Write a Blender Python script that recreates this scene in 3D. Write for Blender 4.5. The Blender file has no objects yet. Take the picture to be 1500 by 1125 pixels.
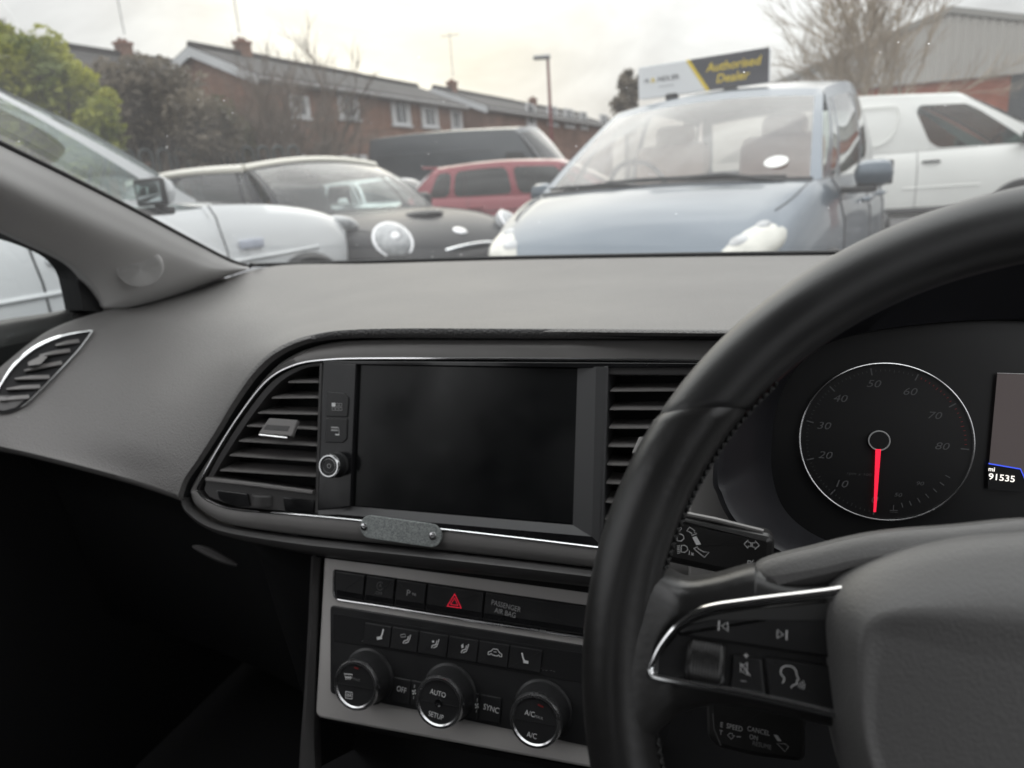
import bpy, bmesh, math, random
from mathutils import Vector as V, Matrix, noise as mnoise

random.seed(7)
sc = bpy.context.scene
COL = sc.collection
PI = math.pi
RAD = math.radians

# ------------------------------------------------------------------ camera model (photo measured in 1500 x 1125)
F, CX, CY = 1040.0, 750.0, 562.5
h1 = V((1254 - CX, -(240 - CY), -F)); h2 = V((-2358 - CX, -(491 - CY), -F))
up = h1.cross(h2).normalized()
if up.y < 0: up = -up
xd = -h2.normalized(); xd = (xd - up * xd.dot(up)).normalized()
yd = up.cross(xd)
RW = Matrix((xd, yd, up))                      # camera axes -> world axes
EYE = V((0, 0, 1.05))

def ray(px, py): return (RW @ V((px - CX, -(py - CY), -F))).normalized()
def hit(px, py, P, n):
    d = ray(px, py); return EYE + d * ((P - EYE).dot(n) / d.dot(n))
def at_y(px, py, y):
    d = ray(px, py); return EYE + d * (y / d.y)
def at_x(px, py, x):
    d = ray(px, py); return EYE + d * (x / d.x)
def at_d(px, py, dep):
    return EYE + (RW @ V((px - CX, -(py - CY), -F))) * (dep / F)

class Fr:
    """a flat working plane in the car: origin, tilt back from vertical, turn about z"""
    def __init__(s, P, tilt, yaw=0):
        a, y = RAD(tilt), RAD(yaw)
        s.o = V(P); s.ex = V((math.cos(y), math.sin(y), 0))
        s.n = V((math.sin(y) * math.cos(a), -math.cos(y) * math.cos(a), math.sin(a)))
        s.ey = s.n.cross(s.ex)
    def p(s, px, py, off=0.0): return hit(px, py, s.o + s.n * off, s.n)
    def w(s, u, v, off=0.0): return s.o + s.ex * u + s.ey * v + s.n * off
    def uv(s, px, py, off=0.0):
        q = s.p(px, py, off) - s.o; return (q.dot(s.ex), q.dot(s.ey))
    def mpp(s, px, py): return (s.p(px, py + 1) - s.p(px, py - 1)).length / 2

# ------------------------------------------------------------------ materials
def mat(name, col, rough=.5, metal=0.0, spec=.5, bump=None, var=None, coat=0.0, emit=None, obj=True):
    m = bpy.data.materials.new(name); m.use_nodes = True
    nt = m.node_tree; b = nt.nodes['Principled BSDF']
    b.inputs['Base Color'].default_value = (*col, 1); b.inputs['Roughness'].default_value = rough
    b.inputs['Metallic'].default_value = metal; b.inputs['Specular IOR Level'].default_value = spec
    if coat: b.inputs['Coat Weight'].default_value = coat; b.inputs['Coat Roughness'].default_value = .06
    if emit:
        b.inputs['Emission Color'].default_value = (*emit[:3], 1); b.inputs['Emission Strength'].default_value = emit[3]
    tc = nt.nodes.new('ShaderNodeTexCoord')
    if bump:
        sca, st = bump[0], bump[1]
        if len(bump) > 2 and bump[2] == 'voro':
            t = nt.nodes.new('ShaderNodeTexVoronoi'); t.feature = 'F1'; out = 'Distance'
        else:
            t = nt.nodes.new('ShaderNodeTexNoise'); t.inputs['Detail'].default_value = 3; out = 'Fac'
        t.inputs['Scale'].default_value = sca
        bp = nt.nodes.new('ShaderNodeBump'); bp.inputs['Strength'].default_value = st; bp.inputs['Distance'].default_value = .4 / sca
        nt.links.new(tc.outputs['Object'], t.inputs['Vector']); nt.links.new(t.outputs[out], bp.inputs['Height'])
        nt.links.new(bp.outputs[0], b.inputs['Normal'])
    if var:
        t = nt.nodes.new('ShaderNodeTexNoise'); t.inputs['Scale'].default_value = var[0]; t.inputs['Detail'].default_value = 6
        r = nt.nodes.new('ShaderNodeMapRange'); r.inputs[1].default_value = .3; r.inputs[2].default_value = .7
        r.inputs[3].default_value = 1 - var[1]; r.inputs[4].default_value = 1 + var[1]
        mx = nt.nodes.new('ShaderNodeVectorMath'); mx.operation = 'SCALE'; mx.inputs[0].default_value = col
        nt.links.new(tc.outputs['Object'], t.inputs['Vector']); nt.links.new(t.outputs['Fac'], r.inputs[0])
        nt.links.new(r.outputs[0], mx.inputs['Scale']); nt.links.new(mx.outputs[0], b.inputs['Base Color'])
        r2 = nt.nodes.new('ShaderNodeMapRange'); r2.inputs[1].default_value = .3; r2.inputs[2].default_value = .7
        r2.inputs[3].default_value = max(0, rough - .06); r2.inputs[4].default_value = min(1, rough + .06)
        nt.links.new(t.outputs['Fac'], r2.inputs[0]); nt.links.new(r2.outputs[0], b.inputs['Roughness'])
    return m

def glass_mat(name, tint, refl=1.0, rough=0.0, dust=False, ior=1.5):
    m = bpy.data.materials.new(name); m.use_nodes = True; nt = m.node_tree
    for n in list(nt.nodes): nt.nodes.remove(n)
    out = nt.nodes.new('ShaderNodeOutputMaterial'); tr = nt.nodes.new('ShaderNodeBsdfTransparent'); tr.inputs[0].default_value = (*tint, 1)
    gl = nt.nodes.new('ShaderNodeBsdfGlossy'); gl.inputs['Roughness'].default_value = rough
    ge = nt.nodes.new('ShaderNodeNewGeometry'); dp = nt.nodes.new('ShaderNodeVectorMath'); dp.operation = 'DOT_PRODUCT'
    nt.links.new(ge.outputs['Incoming'], dp.inputs[0]); nt.links.new(ge.outputs['Normal'], dp.inputs[1])
    def mth(op, x, y=None):
        q = nt.nodes.new('ShaderNodeMath'); q.operation = op
        for k, v_ in enumerate((x, y)):
            if v_ is None: continue
            if isinstance(v_, (int, float)): q.inputs[k].default_value = v_
            else: nt.links.new(v_, q.inputs[k])
        return q
    p5 = mth('POWER', mth('SUBTRACT', 1.0, mth('ABSOLUTE', dp.outputs['Value']).outputs[0]).outputs[0], 5.0)
    fr = mth('ADD', mth('MULTIPLY', p5.outputs[0], .96).outputs[0], .04)
    mu = nt.nodes.new('ShaderNodeMath'); mu.operation = 'MULTIPLY'; mu.use_clamp = True; mu.inputs[1].default_value = refl
    mx = nt.nodes.new('ShaderNodeMixShader')
    nt.links.new(fr.outputs[0], mu.inputs[0]); nt.links.new(mu.outputs[0], mx.inputs[0])
    nt.links.new(tr.outputs[0], mx.inputs[1]); nt.links.new(gl.outputs[0], mx.inputs[2])
    last = mx
    if dust:
        tc = nt.nodes.new('ShaderNodeTexCoord')
        vo = nt.nodes.new('ShaderNodeTexVoronoi'); vo.inputs['Scale'].default_value = 90; vo.inputs['Randomness'].default_value = 1
        nt.links.new(tc.outputs['Object'], vo.inputs['Vector'])
        se = nt.nodes.new('ShaderNodeSeparateColor'); nt.links.new(vo.outputs['Color'], se.inputs[0])
        pw = nt.nodes.new('ShaderNodeMath'); pw.operation = 'POWER'; pw.inputs[1].default_value = 5
        nt.links.new(se.outputs[0], pw.inputs[0])
        sz = nt.nodes.new('ShaderNodeMath'); sz.operation = 'MULTIPLY'; sz.inputs[1].default_value = .085
        nt.links.new(pw.outputs[0], sz.inputs[0])
        lt = nt.nodes.new('ShaderNodeMath'); lt.operation = 'LESS_THAN'
        nt.links.new(vo.outputs['Distance'], lt.inputs[0]); nt.links.new(sz.outputs[0], lt.inputs[1])
        no = nt.nodes.new('ShaderNodeTexNoise'); no.inputs['Scale'].default_value = 6; no.inputs['Detail'].default_value = 5
        nt.links.new(tc.outputs['Object'], no.inputs['Vector'])
        mr = nt.nodes.new('ShaderNodeMapRange'); mr.inputs[1].default_value = .3; mr.inputs[2].default_value = .75
        mr.inputs[3].default_value = .03; mr.inputs[4].default_value = .06
        nt.links.new(no.outputs['Fac'], mr.inputs[0])
        ms = nt.nodes.new('ShaderNodeMath'); ms.operation = 'MULTIPLY'; ms.inputs[1].default_value = .75
        nt.links.new(lt.outputs[0], ms.inputs[0])
        ma = nt.nodes.new('ShaderNodeMath'); ma.operation = 'ADD'; ma.use_clamp = True
        nt.links.new(ms.outputs[0], ma.inputs[0]); nt.links.new(mr.outputs[0], ma.inputs[1])
        tl = nt.nodes.new('ShaderNodeBsdfTranslucent'); tl.inputs[0].default_value = (.85, .85, .85, 1)
        m2 = nt.nodes.new('ShaderNodeMixShader'); nt.links.new(ma.outputs[0], m2.inputs[0])
        nt.links.new(mx.outputs[0], m2.inputs[1]); nt.links.new(tl.outputs[0], m2.inputs[2]); last = m2
    nt.links.new(last.outputs[0], out.inputs[0])
    return m

M = {}
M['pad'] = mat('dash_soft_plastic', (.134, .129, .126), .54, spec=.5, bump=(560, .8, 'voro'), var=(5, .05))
M['lip'] = mat('dash_grained_lip', (.085, .083, .083), .5, bump=(520, .9, 'voro'), var=(9, .06))
M['dark'] = mat('dash_shade_black', (.015, .015, .016), .7, spec=.2, bump=(800, .3))  # near-black, darkened for the shade under the dash
M['void'] = mat('recess_black', (.005, .005, .006), .8)
M['bezel'] = mat('satin_grey_trim', (.22, .213, .208), .38, metal=.2, var=(14, .05))
M['roll'] = mat('trim_dark_satin', (.06, .058, .058), .38, var=(14, .06))
M['gloss'] = mat('piano_black', (.012, .012, .013), .12, var=(30, .2))
M['frame'] = mat('screen_surround_plastic', (.06, .06, .062), .42, bump=(900, .15))
M['screen'] = mat('screen_glass', (.006, .0065, .007), .2, spec=.4, var=(28, .08))
M['slat'] = mat('vent_slat_plastic', (.15, .143, .14), .42, bump=(700, .1))
M['ventdark'] = mat('vent_dark_plastic', (.045, .043, .043), .45, var=(20, .05))
M['chrome'] = mat('chrome', (.82, .83, .84), .1, metal=1)
M['satchrome'] = mat('satin_chrome', (.6, .6, .61), .25, metal=1, var=(40, .06))
M['silver'] = mat('silver_console_trim', (.56, .54, .525), .45, metal=.2, bump=(1600, .08), var=(11, .06))
M['btn'] = mat('button_black', (.022, .022, .023), .4, bump=(1500, .1), var=(40, .1))
M['btn_lit'] = mat('button_lit_strip', (.05, .05, .05), .35)
M['ink'] = mat('white_legend', (.78, .78, .78), .6)
M['inkdim'] = mat('grey_legend', (.17, .17, .17), .6)
M['ink2'] = mat('mid_legend', (.42, .42, .42), .6)
M['red'] = mat('red_hazard_legend', (.75, .02, .05), .5, emit=(1, .02, .06, .55))
M['galv'] = mat('galvanised_steel', (.42, .45, .45), .45, metal=.6, bump=(350, .2))
M['leather'] = mat('black_leather', (.03, .03, .031), .4, spec=.75, bump=(900, .14), var=(22, .12))
M['leather2'] = mat('worn_black_leather', (.024, .0235, .0235), .34, spec=.7, bump=(260, .08), var=(22, .14))
M['airbag'] = mat('grained_grey_plastic', (.14, .138, .137), .46, bump=(850, .25, 'voro'), var=(9, .05))
M['thread'] = mat('black_thread', (.03, .03, .03), .7)
M['pillar'] = mat('pillar_grey_fabric', (.64, .63, .622), .62, bump=(1300, .18), var=(8, .04))
M['seal'] = mat('black_rubber', (.012, .012, .013), .55)
M['dial'] = mat('dial_black', (.008, .008, .0085), .35)
M['cluster'] = mat('binnacle_black', (.017, .017, .02), .42, bump=(700, .12), var=(12, .1))
M['needle'] = mat('needle_red', (.8, .02, .05), .5, emit=(1, .012, .05, .8))
M['lcd'] = mat('display_grey', (.05, .042, .042), .3, emit=(.55, .44, .43, .075))
M['lcdtxt'] = mat('display_white', (.8, .78, .75), .5, emit=(1, .95, .88, .9))
M['lcdblue'] = mat('display_blue', (.05, .08, .6), .5, emit=(.06, .12, 1, .7))
M['amber'] = mat('red_mark', (.2, .02, .02), .5)
M['windscreen'] = glass_mat('windscreen_glass', (.93, .95, .94), 1.05, 0, dust=True)
M['sideglass'] = glass_mat('side_window_glass', (.9, .93, .92), 1.0)
# dust on the soft pad
nt = M['pad'].node_tree; b = nt.nodes['Principled BSDF']; tc = nt.nodes.new('ShaderNodeTexCoord'); src = b.inputs['Base Color'].links[0].from_socket
vo = nt.nodes.new('ShaderNodeTexVoronoi'); vo.inputs['Scale'].default_value = 75; se = nt.nodes.new('ShaderNodeSeparateColor'); nt.links.new(tc.outputs['Object'], vo.inputs['Vector']); nt.links.new(vo.outputs['Color'], se.inputs[0])
pw = nt.nodes.new('ShaderNodeMath'); pw.operation = 'POWER'; pw.inputs[1].default_value = 9; nt.links.new(se.outputs[0], pw.inputs[0])
sz = nt.nodes.new('ShaderNodeMath'); sz.operation = 'MULTIPLY'; sz.inputs[1].default_value = .085; nt.links.new(pw.outputs[0], sz.inputs[0])
lt = nt.nodes.new('ShaderNodeMath'); lt.operation = 'LESS_THAN'; nt.links.new(vo.outputs['Distance'], lt.inputs[0]); nt.links.new(sz.outputs[0], lt.inputs[1])
mf_ = nt.nodes.new('ShaderNodeMath'); mf_.operation = 'MULTIPLY'; mf_.inputs[1].default_value = .45; nt.links.new(lt.outputs[0], mf_.inputs[0])
mxc = nt.nodes.new('ShaderNodeMix'); mxc.data_type = 'RGBA'; mxc.inputs['B'].default_value = (.42, .41, .4, 1); nt.links.new(mf_.outputs[0], mxc.inputs['Factor']); nt.links.new(src, mxc.inputs['A']); nt.links.new(mxc.outputs['Result'], b.inputs['Base Color'])
# galvanised spangle
nt = M['galv'].node_tree; b = nt.nodes['Principled BSDF']; tc = nt.nodes.new('ShaderNodeTexCoord')
vo = nt.nodes.new('ShaderNodeTexVoronoi'); vo.inputs['Scale'].default_value = 950; rp = nt.nodes.new('ShaderNodeValToRGB')
rp.color_ramp.elements[0].color = (.26, .28, .28, 1); rp.color_ramp.elements[1].color = (.48, .51, .50, 1)
se = nt.nodes.new('ShaderNodeSeparateColor')
nt.links.new(tc.outputs['Object'], vo.inputs['Vector']); nt.links.new(vo.outputs['Color'], se.inputs[0]); nt.links.new(se.outputs[0], rp.inputs[0]); nt.links.new(rp.outputs[0], b.inputs['Base Color'])

# ------------------------------------------------------------------ mesh helpers
def cr(pts, n, closed=False):
    """Catmull-Rom through points, n samples"""
    P = [V(p) for p in pts]; k = len(P); out = []
    segs = k if closed else k - 1
    for i in range(n):
        t = i / n * segs if closed else i / (n - 1) * segs
        s = min(int(t), segs - 1); f = t - s
        g = (lambda j: P[j % k]) if closed else (lambda j: P[max(0, min(k - 1, j))])
        a, b_, c, d = g(s - 1), g(s), g(s + 1), g(s + 2)
        out.append(.5 * ((2 * b_) + (c - a) * f + (2 * a - 5 * b_ + 4 * c - d) * f * f + (3 * b_ - a - 3 * c + d) * f ** 3))
    return out

def resample(pts, n, closed=False):
    P = [V(p) for p in pts]
    if closed: P = P + [P[0]]
    L = [0]
    for a, b_ in zip(P, P[1:]): L.append(L[-1] + (b_ - a).length)
    out = []; j = 0
    for i in range(n):
        t = L[-1] * (i / n if closed else i / (n - 1))
        while j < len(L) - 2 and L[j + 1] < t: j += 1
        d = L[j + 1] - L[j]
        out.append(P[j].lerp(P[j + 1], (t - L[j]) / d if d > 1e-9 else 0))
    return out

def roundpoly(pts, r, k=5):
    """round the corners of a 2D polygon"""
    out = []; n = len(pts)
    for i in range(n):
        p, a, b_ = V(pts[i][:2]), V(pts[i - 1][:2]), V(pts[(i + 1) % n][:2])
        rr = r[i] if isinstance(r, (list, tuple)) else r
        da, db = (a - p), (b_ - p)
        q = min(rr, da.length * .48, db.length * .48)
        if q < 1e-6: out.append((p.x, p.y)); continue
        s, e = p + da.normalized() * q, p + db.normalized() * q
        for j in range(k + 1):
            t = j / k; w = s * (1 - t) ** 2 + p * 2 * t * (1 - t) + e * t * t
            out.append((w.x, w.y))
    return out

def inset(pts, d):
    n = len(pts); area = sum(pts[i - 1][0] * pts[i][1] - pts[i][0] * pts[i - 1][1] for i in range(n))
    sg = 1 if area > 0 else -1; out = []
    for i in range(n):
        p, a, b_ = V(pts[i]), V(pts[i - 1]), V(pts[(i + 1) % n])
        e1 = (p - a); e2 = (b_ - p)
        n1 = V((-e1.y, e1.x)); n2 = V((-e2.y, e2.x))
        if n1.length > 1e-12: n1.normalize()
        if n2.length > 1e-12: n2.normalize()
        m = n1 + n2
        if m.length < 1e-6: m = n1.copy()
        m.normalize(); c = max(.5, m.dot(n1))
        q = p + m * (sg * d / c); out.append((q.x, q.y))
    return out

class MB:
    def __init__(s): s.v = []; s.f = []; s.m = []
    def mi(s, m):
        if m not in s.m: s.m.append(m)
        return s.m.index(m)
    def add(s, vs, fs, m):
        b_ = len(s.v); s.v += [V(x) for x in vs]; i = s.mi(m)
        s.f += [(tuple(b_ + k for k in f), i) for f in fs]
    def loft(s, rows, m, cu=False, cv=False, mf=None):
        n = len(rows[0]); R_ = len(rows); base = len(s.v)
        for r in rows: s.v += [V(p) for p in r]
        for j in range(R_ if cv else R_ - 1):
            for i in range(n if cu else n - 1):
                a, b_ = base + j * n, base + ((j + 1) % R_) * n; k = (i + 1) % n
                mm = mf(j, i) if mf else m
                if mm is None: continue
                s.f.append(((a + i, a + k, b_ + k, b_ + i), s.mi(mm)))
    def ngon(s, pts, m): s.add(pts, [tuple(range(len(pts)))], m)
    def box(s, c, size, m, rot=None, bev=0):
        bm = bmesh.new(); bmesh.ops.create_cube(bm, size=1)
        for v in bm.verts: v.co = V((v.co.x * size[0], v.co.y * size[1], v.co.z * size[2]))
        if bev: bmesh.ops.bevel(bm, geom=bm.edges[:], offset=bev, segments=2, profile=.5, affect='EDGES')
        s.from_bm(bm, m, (Matrix.Translation(V(c)) @ (rot.to_4x4() if rot else Matrix.Identity(4))))
    def from_bm(s, bm, m, mtx=None):
        bm.verts.index_update()
        s.add([(mtx @ v.co) if mtx else v.co.copy() for v in bm.verts], [tuple(v.index for v in f.verts) for f in bm.faces], m); bm.free()
    def ellipsoid(s, c, r, m, rot=None, sub=3):
        bm = bmesh.new(); bmesh.ops.create_icosphere(bm, subdivisions=sub, radius=1)
        for v in bm.verts: v.co = V((v.co.x * r[0], v.co.y * r[1], v.co.z * r[2]))
        s.from_bm(bm, m, Matrix.Translation(V(c)) @ (rot.to_4x4() if rot else Matrix.Identity(4)))
    def tube(s, path, r, m, seg=8, closed=False, flat=None, caps=True):
        P = [V(p) for p in path]; n = len(P); rows = []; prev = None
        for i in range(n):
            if closed: t = P[(i + 1) % n] - P[i - 1]
            else: t = P[min(n - 1, i + 1)] - P[max(0, i - 1)]
            if t.length < 1e-9: t = V((0, 0, 1))
            t.normalize()
            if prev is None:
                a = V((0, 0, 1)) if abs(t.z) < .9 else V((1, 0, 0)); u = t.cross(a).normalized()
            else:
                u = prev - t * prev.dot(t)
                u = u.normalized() if u.length > 1e-9 else t.cross(V((0, 0, 1))).normalized()
            prev = u; w = t.cross(u); rr = r[i] if isinstance(r, (list, tuple)) else r
            rows.append([P[i] + (u * math.cos(2 * PI * k / seg) + w * math.sin(2 * PI * k / seg)) * rr for k in range(seg)])
        s.loft(rows, m, cu=True, cv=closed)
        if not closed and caps:
            s.ngon(rows[0][::-1], m); s.ngon(rows[-1], m)
    def plate(s, fr, uvs, o0, o1, bev, m, mside=None, back=False, crown=0):
        uvs = [(p[0], p[1]) for p in uvs]; mside = mside or m
        r0 = [fr.w(u, v, o0) for u, v in uvs]; r1 = [fr.w(u, v, o1 - bev) for u, v in uvs]
        i1 = inset(uvs, bev * .35); i2 = inset(uvs, bev)
        r2 = [fr.w(u, v, o1 - bev * .3) for u, v in i1]; r3 = [fr.w(u, v, o1) for u, v in i2]
        s.loft([r0, r1], mside, cu=True); s.loft([r1, r2, r3], m, cu=True); s.ngon(r3, m)
        if back: s.ngon(r0[::-1], mside)
    def lathe(s, c, ax, prof, m, seg=48, ex=None, mf=None, rip=0):
        ax = V(ax).normalized(); u = V(ex) if ex else ax.orthogonal()
        u = (u - ax * u.dot(ax)).normalized(); w = ax.cross(u); rows = []
        for q in prof:
            r, h = q[0], q[1]; rp = q[2] if len(q) > 2 else 0
            rows.append([V(c) + ax * h + (u * math.cos(2 * PI * k / seg) + w * math.sin(2 * PI * k / seg)) * (r + (rp if k % 2 else 0)) for k in range(seg)])
        s.loft(rows, m, cu=True, mf=mf)
        if prof[-1][0] > 1e-6: s.ngon(rows[-1], mf(len(rows) - 1, 0) if mf else m)
    def stroke(s, fr, pts, wpx, m, off=.0004, closed=False):
        """flat printed line; pts in photo pixels on plane fr"""
        P = [fr.uv(x, y, off) for x, y in pts]
        w = wpx * fr.mpp(*pts[0]) / 2; n = len(P); L = []; R_ = []
        for i in range(n):
            a = V(P[i - 1]) if (i or closed) else V(P[0]); b_ = V(P[(i + 1) % n]) if (i < n - 1 or closed) else V(P[n - 1])
            t = b_ - a
            if t.length < 1e-9: t = V((1, 0))
            t.normalize(); q = V((-t.y, t.x)) * w; p = V(P[i])
            L.append(fr.w(*(p + q), off)); R_.append(fr.w(*(p - q), off))
        s.loft([L, R_], m, cu=closed)
    def fill(s, fr, pts, m, off=.0004): s.ngon([fr.p(x, y, off) for x, y in pts], m)
    def text(s, fr, txt, px, py, hpx, m, off=.0004, rot=0, align='CENTER', shear=0, sx=1.0, bold=0):
        c = fr.uv(px, py, off); k = hpx * fr.mpp(px, py) / .7
        s.text_at(fr.w(*c, off), fr.ex, fr.ey, txt, k, m, rot, align, shear, sx, bold)
    def text_at(s, o, ex, ey, txt, size, m, rot=0, align='CENTER', shear=0, sx=1.0, bold=0):
        cu = bpy.data.curves.new('t', 'FONT'); cu.body = txt; cu.align_x = align; cu.align_y = 'CENTER'; cu.size = 1; cu.shear = shear; cu.offset = bold; cu.resolution_u = 3
        ob = bpy.data.objects.new('t', cu); me = bpy.data.meshes.new_from_object(ob)
        c_, s_ = math.cos(rot), math.sin(rot); vs = []
        for v in me.vertices:
            x, y = v.co.x * sx * size, v.co.y * size
            vs.append(o + ex * (x * c_ - y * s_) + ey * (x * s_ + y * c_))
        s.add(vs, [tuple(p.vertices) for p in me.polygons], m)
        bpy.data.objects.remove(ob); bpy.data.meshes.remove(me); bpy.data.curves.remove(cu)
    def build(s, name, parent=None, local=False, sharp=32, recalc=True, sub=0, weld=0):
        me = bpy.data.meshes.new(name); o_ = V((0, 0, 0))
        if parent is not None and not local:
            q = parent
            while q: o_ = o_ + q.location; q = q.parent
        me.from_pydata([tuple(v - o_) for v in s.v], [], [f for f, _ in s.f])
        for m in s.m: me.materials.append(m)
        me.polygons.foreach_set('material_index', [i for _, i in s.f])
        if recalc:
            bm = bmesh.new(); bm.from_mesh(me)
            if weld: bmesh.ops.remove_doubles(bm, verts=bm.verts, dist=weld)
            bmesh.ops.recalc_face_normals(bm, faces=bm.faces); bm.to_mesh(me); bm.free()
        me.polygons.foreach_set('use_smooth', [True] * len(me.polygons)); me.set_sharp_from_angle(angle=RAD(sharp)); me.update()
        ob = bpy.data.objects.new(name, me); COL.objects.link(ob)
        if parent is not None: ob.parent = parent
        if sub:
            d = ob.modifiers.new('s', 'SUBSURF'); d.levels = sub; d.render_levels = sub
        return ob

def tag(o, label=None, cat=None, group=None, kind=None):
    if label: o['label'] = label
    if cat: o['category'] = cat
    if group: o['group'] = group
    if kind: o['kind'] = kind
    return o
def empty(name, loc, label, cat, group=None, rz=0):
    o = bpy.data.objects.new(name, None); COL.objects.link(o); o.location = loc; o.rotation_euler = (0, 0, rz); o.empty_display_size = .1
    return tag(o, label, cat, group)
# ================================================================== OWN CAR: DASHBOARD
SP = Fr((0, .5, .85), 17)          # plane of the screen and its trim
CP = Fr((0, .487, .75), 18)        # plane of the climate panel
WP = Fr((.125, .244, .868), 23)    # plane of the steering wheel
DP = Fr((.085, .5055, .868), 17)   # plane of the dials

dash = empty('dashboard', (-.21, .5, .6), 'grey moulded car dashboard with dead black touchscreen, air vents and climate controls', 'dashboard')

# --- soft pad: grid from windscreen base down to the trim opening
OB = [(1500, 492), (1125, 493), (780, 491), (545, 492), (468, 499), (415, 519), (380, 549), (350, 590), (322, 636), (296, 676), (277, 703), (268, 728)]
O_ = [(1650, 372, 1.0), (1200, 374, 1.08), (780, 380, 1.10), (550, 386, 1.09), (400, 390, 1.06), (300, 418, 1.0), (200, 447, .885), (150, 456, .80), (72, 484, .72), (0, 538, .635), (-70, 600, .57), (-75, 640, .552)]
M1 = [(1600, 386, .9), (1170, 388, .97), (780, 409, .92), (550, 418, .90), (440, 432, .87), (350, 446, .85), (280, 467, .79), (210, 493, .745), (140, 540, .68), (80, 600, .615), (40, 645, .568), (30, 660, .553)]
M2 = [(1550, 420, .72), (1140, 435, .70), (780, 450, .69), (550, 455, .69), (460, 468, .69), (392, 484, .685), (335, 512, .665), (290, 548, .625), (245, 595, .575), (205, 645, .54), (180, 685, .526), (175, 697, .52)]
rows = [[at_y(*q) for q in O_], [at_y(*q) for q in M1], [at_y(*q) for q in M2]]
OBf = [(1500, 484), (1125, 485), (780, 482), (542, 483), (460, 490), (407, 510), (371, 541), (341, 583), (313, 630), (287, 671), (268, 700), (259, 724)]
rows.append([SP.p(x, y, -.10 if i == 0 else .007) for i, (x, y) in enumerate(OBf)])
rows.append([SP.p(x, y, -.10 if i == 0 else .004) for i, (x, y) in enumerate(OB)])
NC = 150
cols = [cr(r, NC) for r in rows]
grid = []
tt = []
for i in range(NC):
    c4 = [cols[k][i] for k in range(4)]
    grid.append(cr(c4, 40) + [c4[3].lerp(cols[4][i], .5) + SP.n * .0025, cols[4][i]])
for dy_, dz_ in ((.0015, -.005), (.006, -.0105), (.014, -.015), (.028, -.018), (.05, -.02)):
    grid.append([p + V((0, dy_, dz_)) for p in grid[NC - 1]])
mb = MB()
mb.loft([[g[0] + V((-.03, .04, -.012)) for g in grid]] + [[g[k] for g in grid] for k in range(len(grid[0]))], M['pad'])
from mathutils.bvhtree import BVHTree
def bvh_of(rows_):
    n_ = len(rows_[0]); vs = [p for r in rows_ for p in r]
    return BVHTree.FromPolygons(vs, [(a * n_ + b2, a * n_ + b2 + 1, (a + 1) * n_ + b2 + 1, (a + 1) * n_ + b2) for a in range(len(rows_) - 1) for b2 in range(n_ - 1)])
PADT = bvh_of(grid)
def on_pad(px, py, off=0.0):
    d = ray(px, py); q = PADT.ray_cast(EYE, d)
    if q[0] is None:
        q = PADT.find_nearest(at_y(px, py, .62)); return q[0] - d * off
    n_ = q[1] if q[1].dot(d) < 0 else -q[1]
    return q[0] + n_ * off
tag(mb.build('soft_top_pad', dash, sharp=60))
# grained dark lip and return wall behind the pad edge
mb = MB()
e0 = [g[-1] for g in grid[:NC]]
mb.loft([e0, [p - SP.n * .006 - SP.ey * .001 for p in e0], [p - SP.n * .03 for p in e0]], M['void'])
lipn = [i for i in range(NC)]
mb.build('recess_wall', dash)
mb = MB()
lp = cr([SP.p(x, y, .0075) for x, y in [(1140, 484), (1125, 484), (780, 482), (600, 481), (500, 484), (455, 492)]], 60)
lq = cr([SP.p(x, y, .0085) for x, y in [(1140, 489), (1125, 489), (780, 488), (600, 488), (505, 490), (457, 497)]], 60)
lr = cr([SP.p(x, y, .004) for x, y in [(1140, 496), (1125, 496), (780, 496), (600, 495), (508, 496), (460, 501)]], 60)
mb.loft([lp, lq, lr], M['lip']); mb.build('grained_lip', dash, sharp=80)
# stitched-looking crease line on the top shelf
# --- lower half of the dash; near-black colour paints in its shade
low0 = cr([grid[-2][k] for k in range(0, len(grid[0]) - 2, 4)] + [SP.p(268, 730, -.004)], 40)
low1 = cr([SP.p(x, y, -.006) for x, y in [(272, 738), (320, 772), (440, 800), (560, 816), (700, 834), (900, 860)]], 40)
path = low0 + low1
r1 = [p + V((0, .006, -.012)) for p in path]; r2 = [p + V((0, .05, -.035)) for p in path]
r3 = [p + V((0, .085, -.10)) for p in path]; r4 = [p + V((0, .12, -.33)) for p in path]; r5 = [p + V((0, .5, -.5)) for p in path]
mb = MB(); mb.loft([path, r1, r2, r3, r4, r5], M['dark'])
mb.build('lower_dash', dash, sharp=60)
gp = cr([at_y(283, 800, .535), at_y(300, 806, .533), at_y(325, 818, .53), at_y(348, 828, .53)], 12)
mb = MB(); mb.tube(gp, [.0015 + .0035 * math.sin(PI * i / 11) for i in range(12)], M['roll']); mb.build('glovebox_lip_highlight', dash)  # lighter tube drawn in for the highlight along the glovebox lip

# --- satin trim around the screen
CH = [(1066, 531), (1000, 528), (780, 526), (560, 525), (480, 527), (432, 535), (392, 558), (352, 608), (316, 665), (291, 712), (292, 721), (306, 733), (345, 746), (460, 756), (600, 770), (760, 788), (900, 805), (1010, 818), (1066, 826)]
OU = [(1100, 496), (1010, 496), (780, 496), (570, 496), (480, 501), (422, 521), (386, 553), (350, 606), (310, 663), (279, 712), (277, 728), (290, 748), (335, 770), (450, 787), (600, 803), (760, 821), (900, 838), (1010, 852), (1100, 862)]
ch = resample(cr([SP.uv(*p) + (0,) for p in CH], 400), 220); ou = []
chs = cr([SP.uv(*p) + (0,) for p in CH], 220); ous = cr([SP.uv(*p) + (0,) for p in OU], 220)
def sp(q, off): return SP.w(q[0], q[1], off)
def lerp_rows(a, b_, t): return [p.lerp(q, t) for p, q in zip(a, b_)]
mb = MB()
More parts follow.
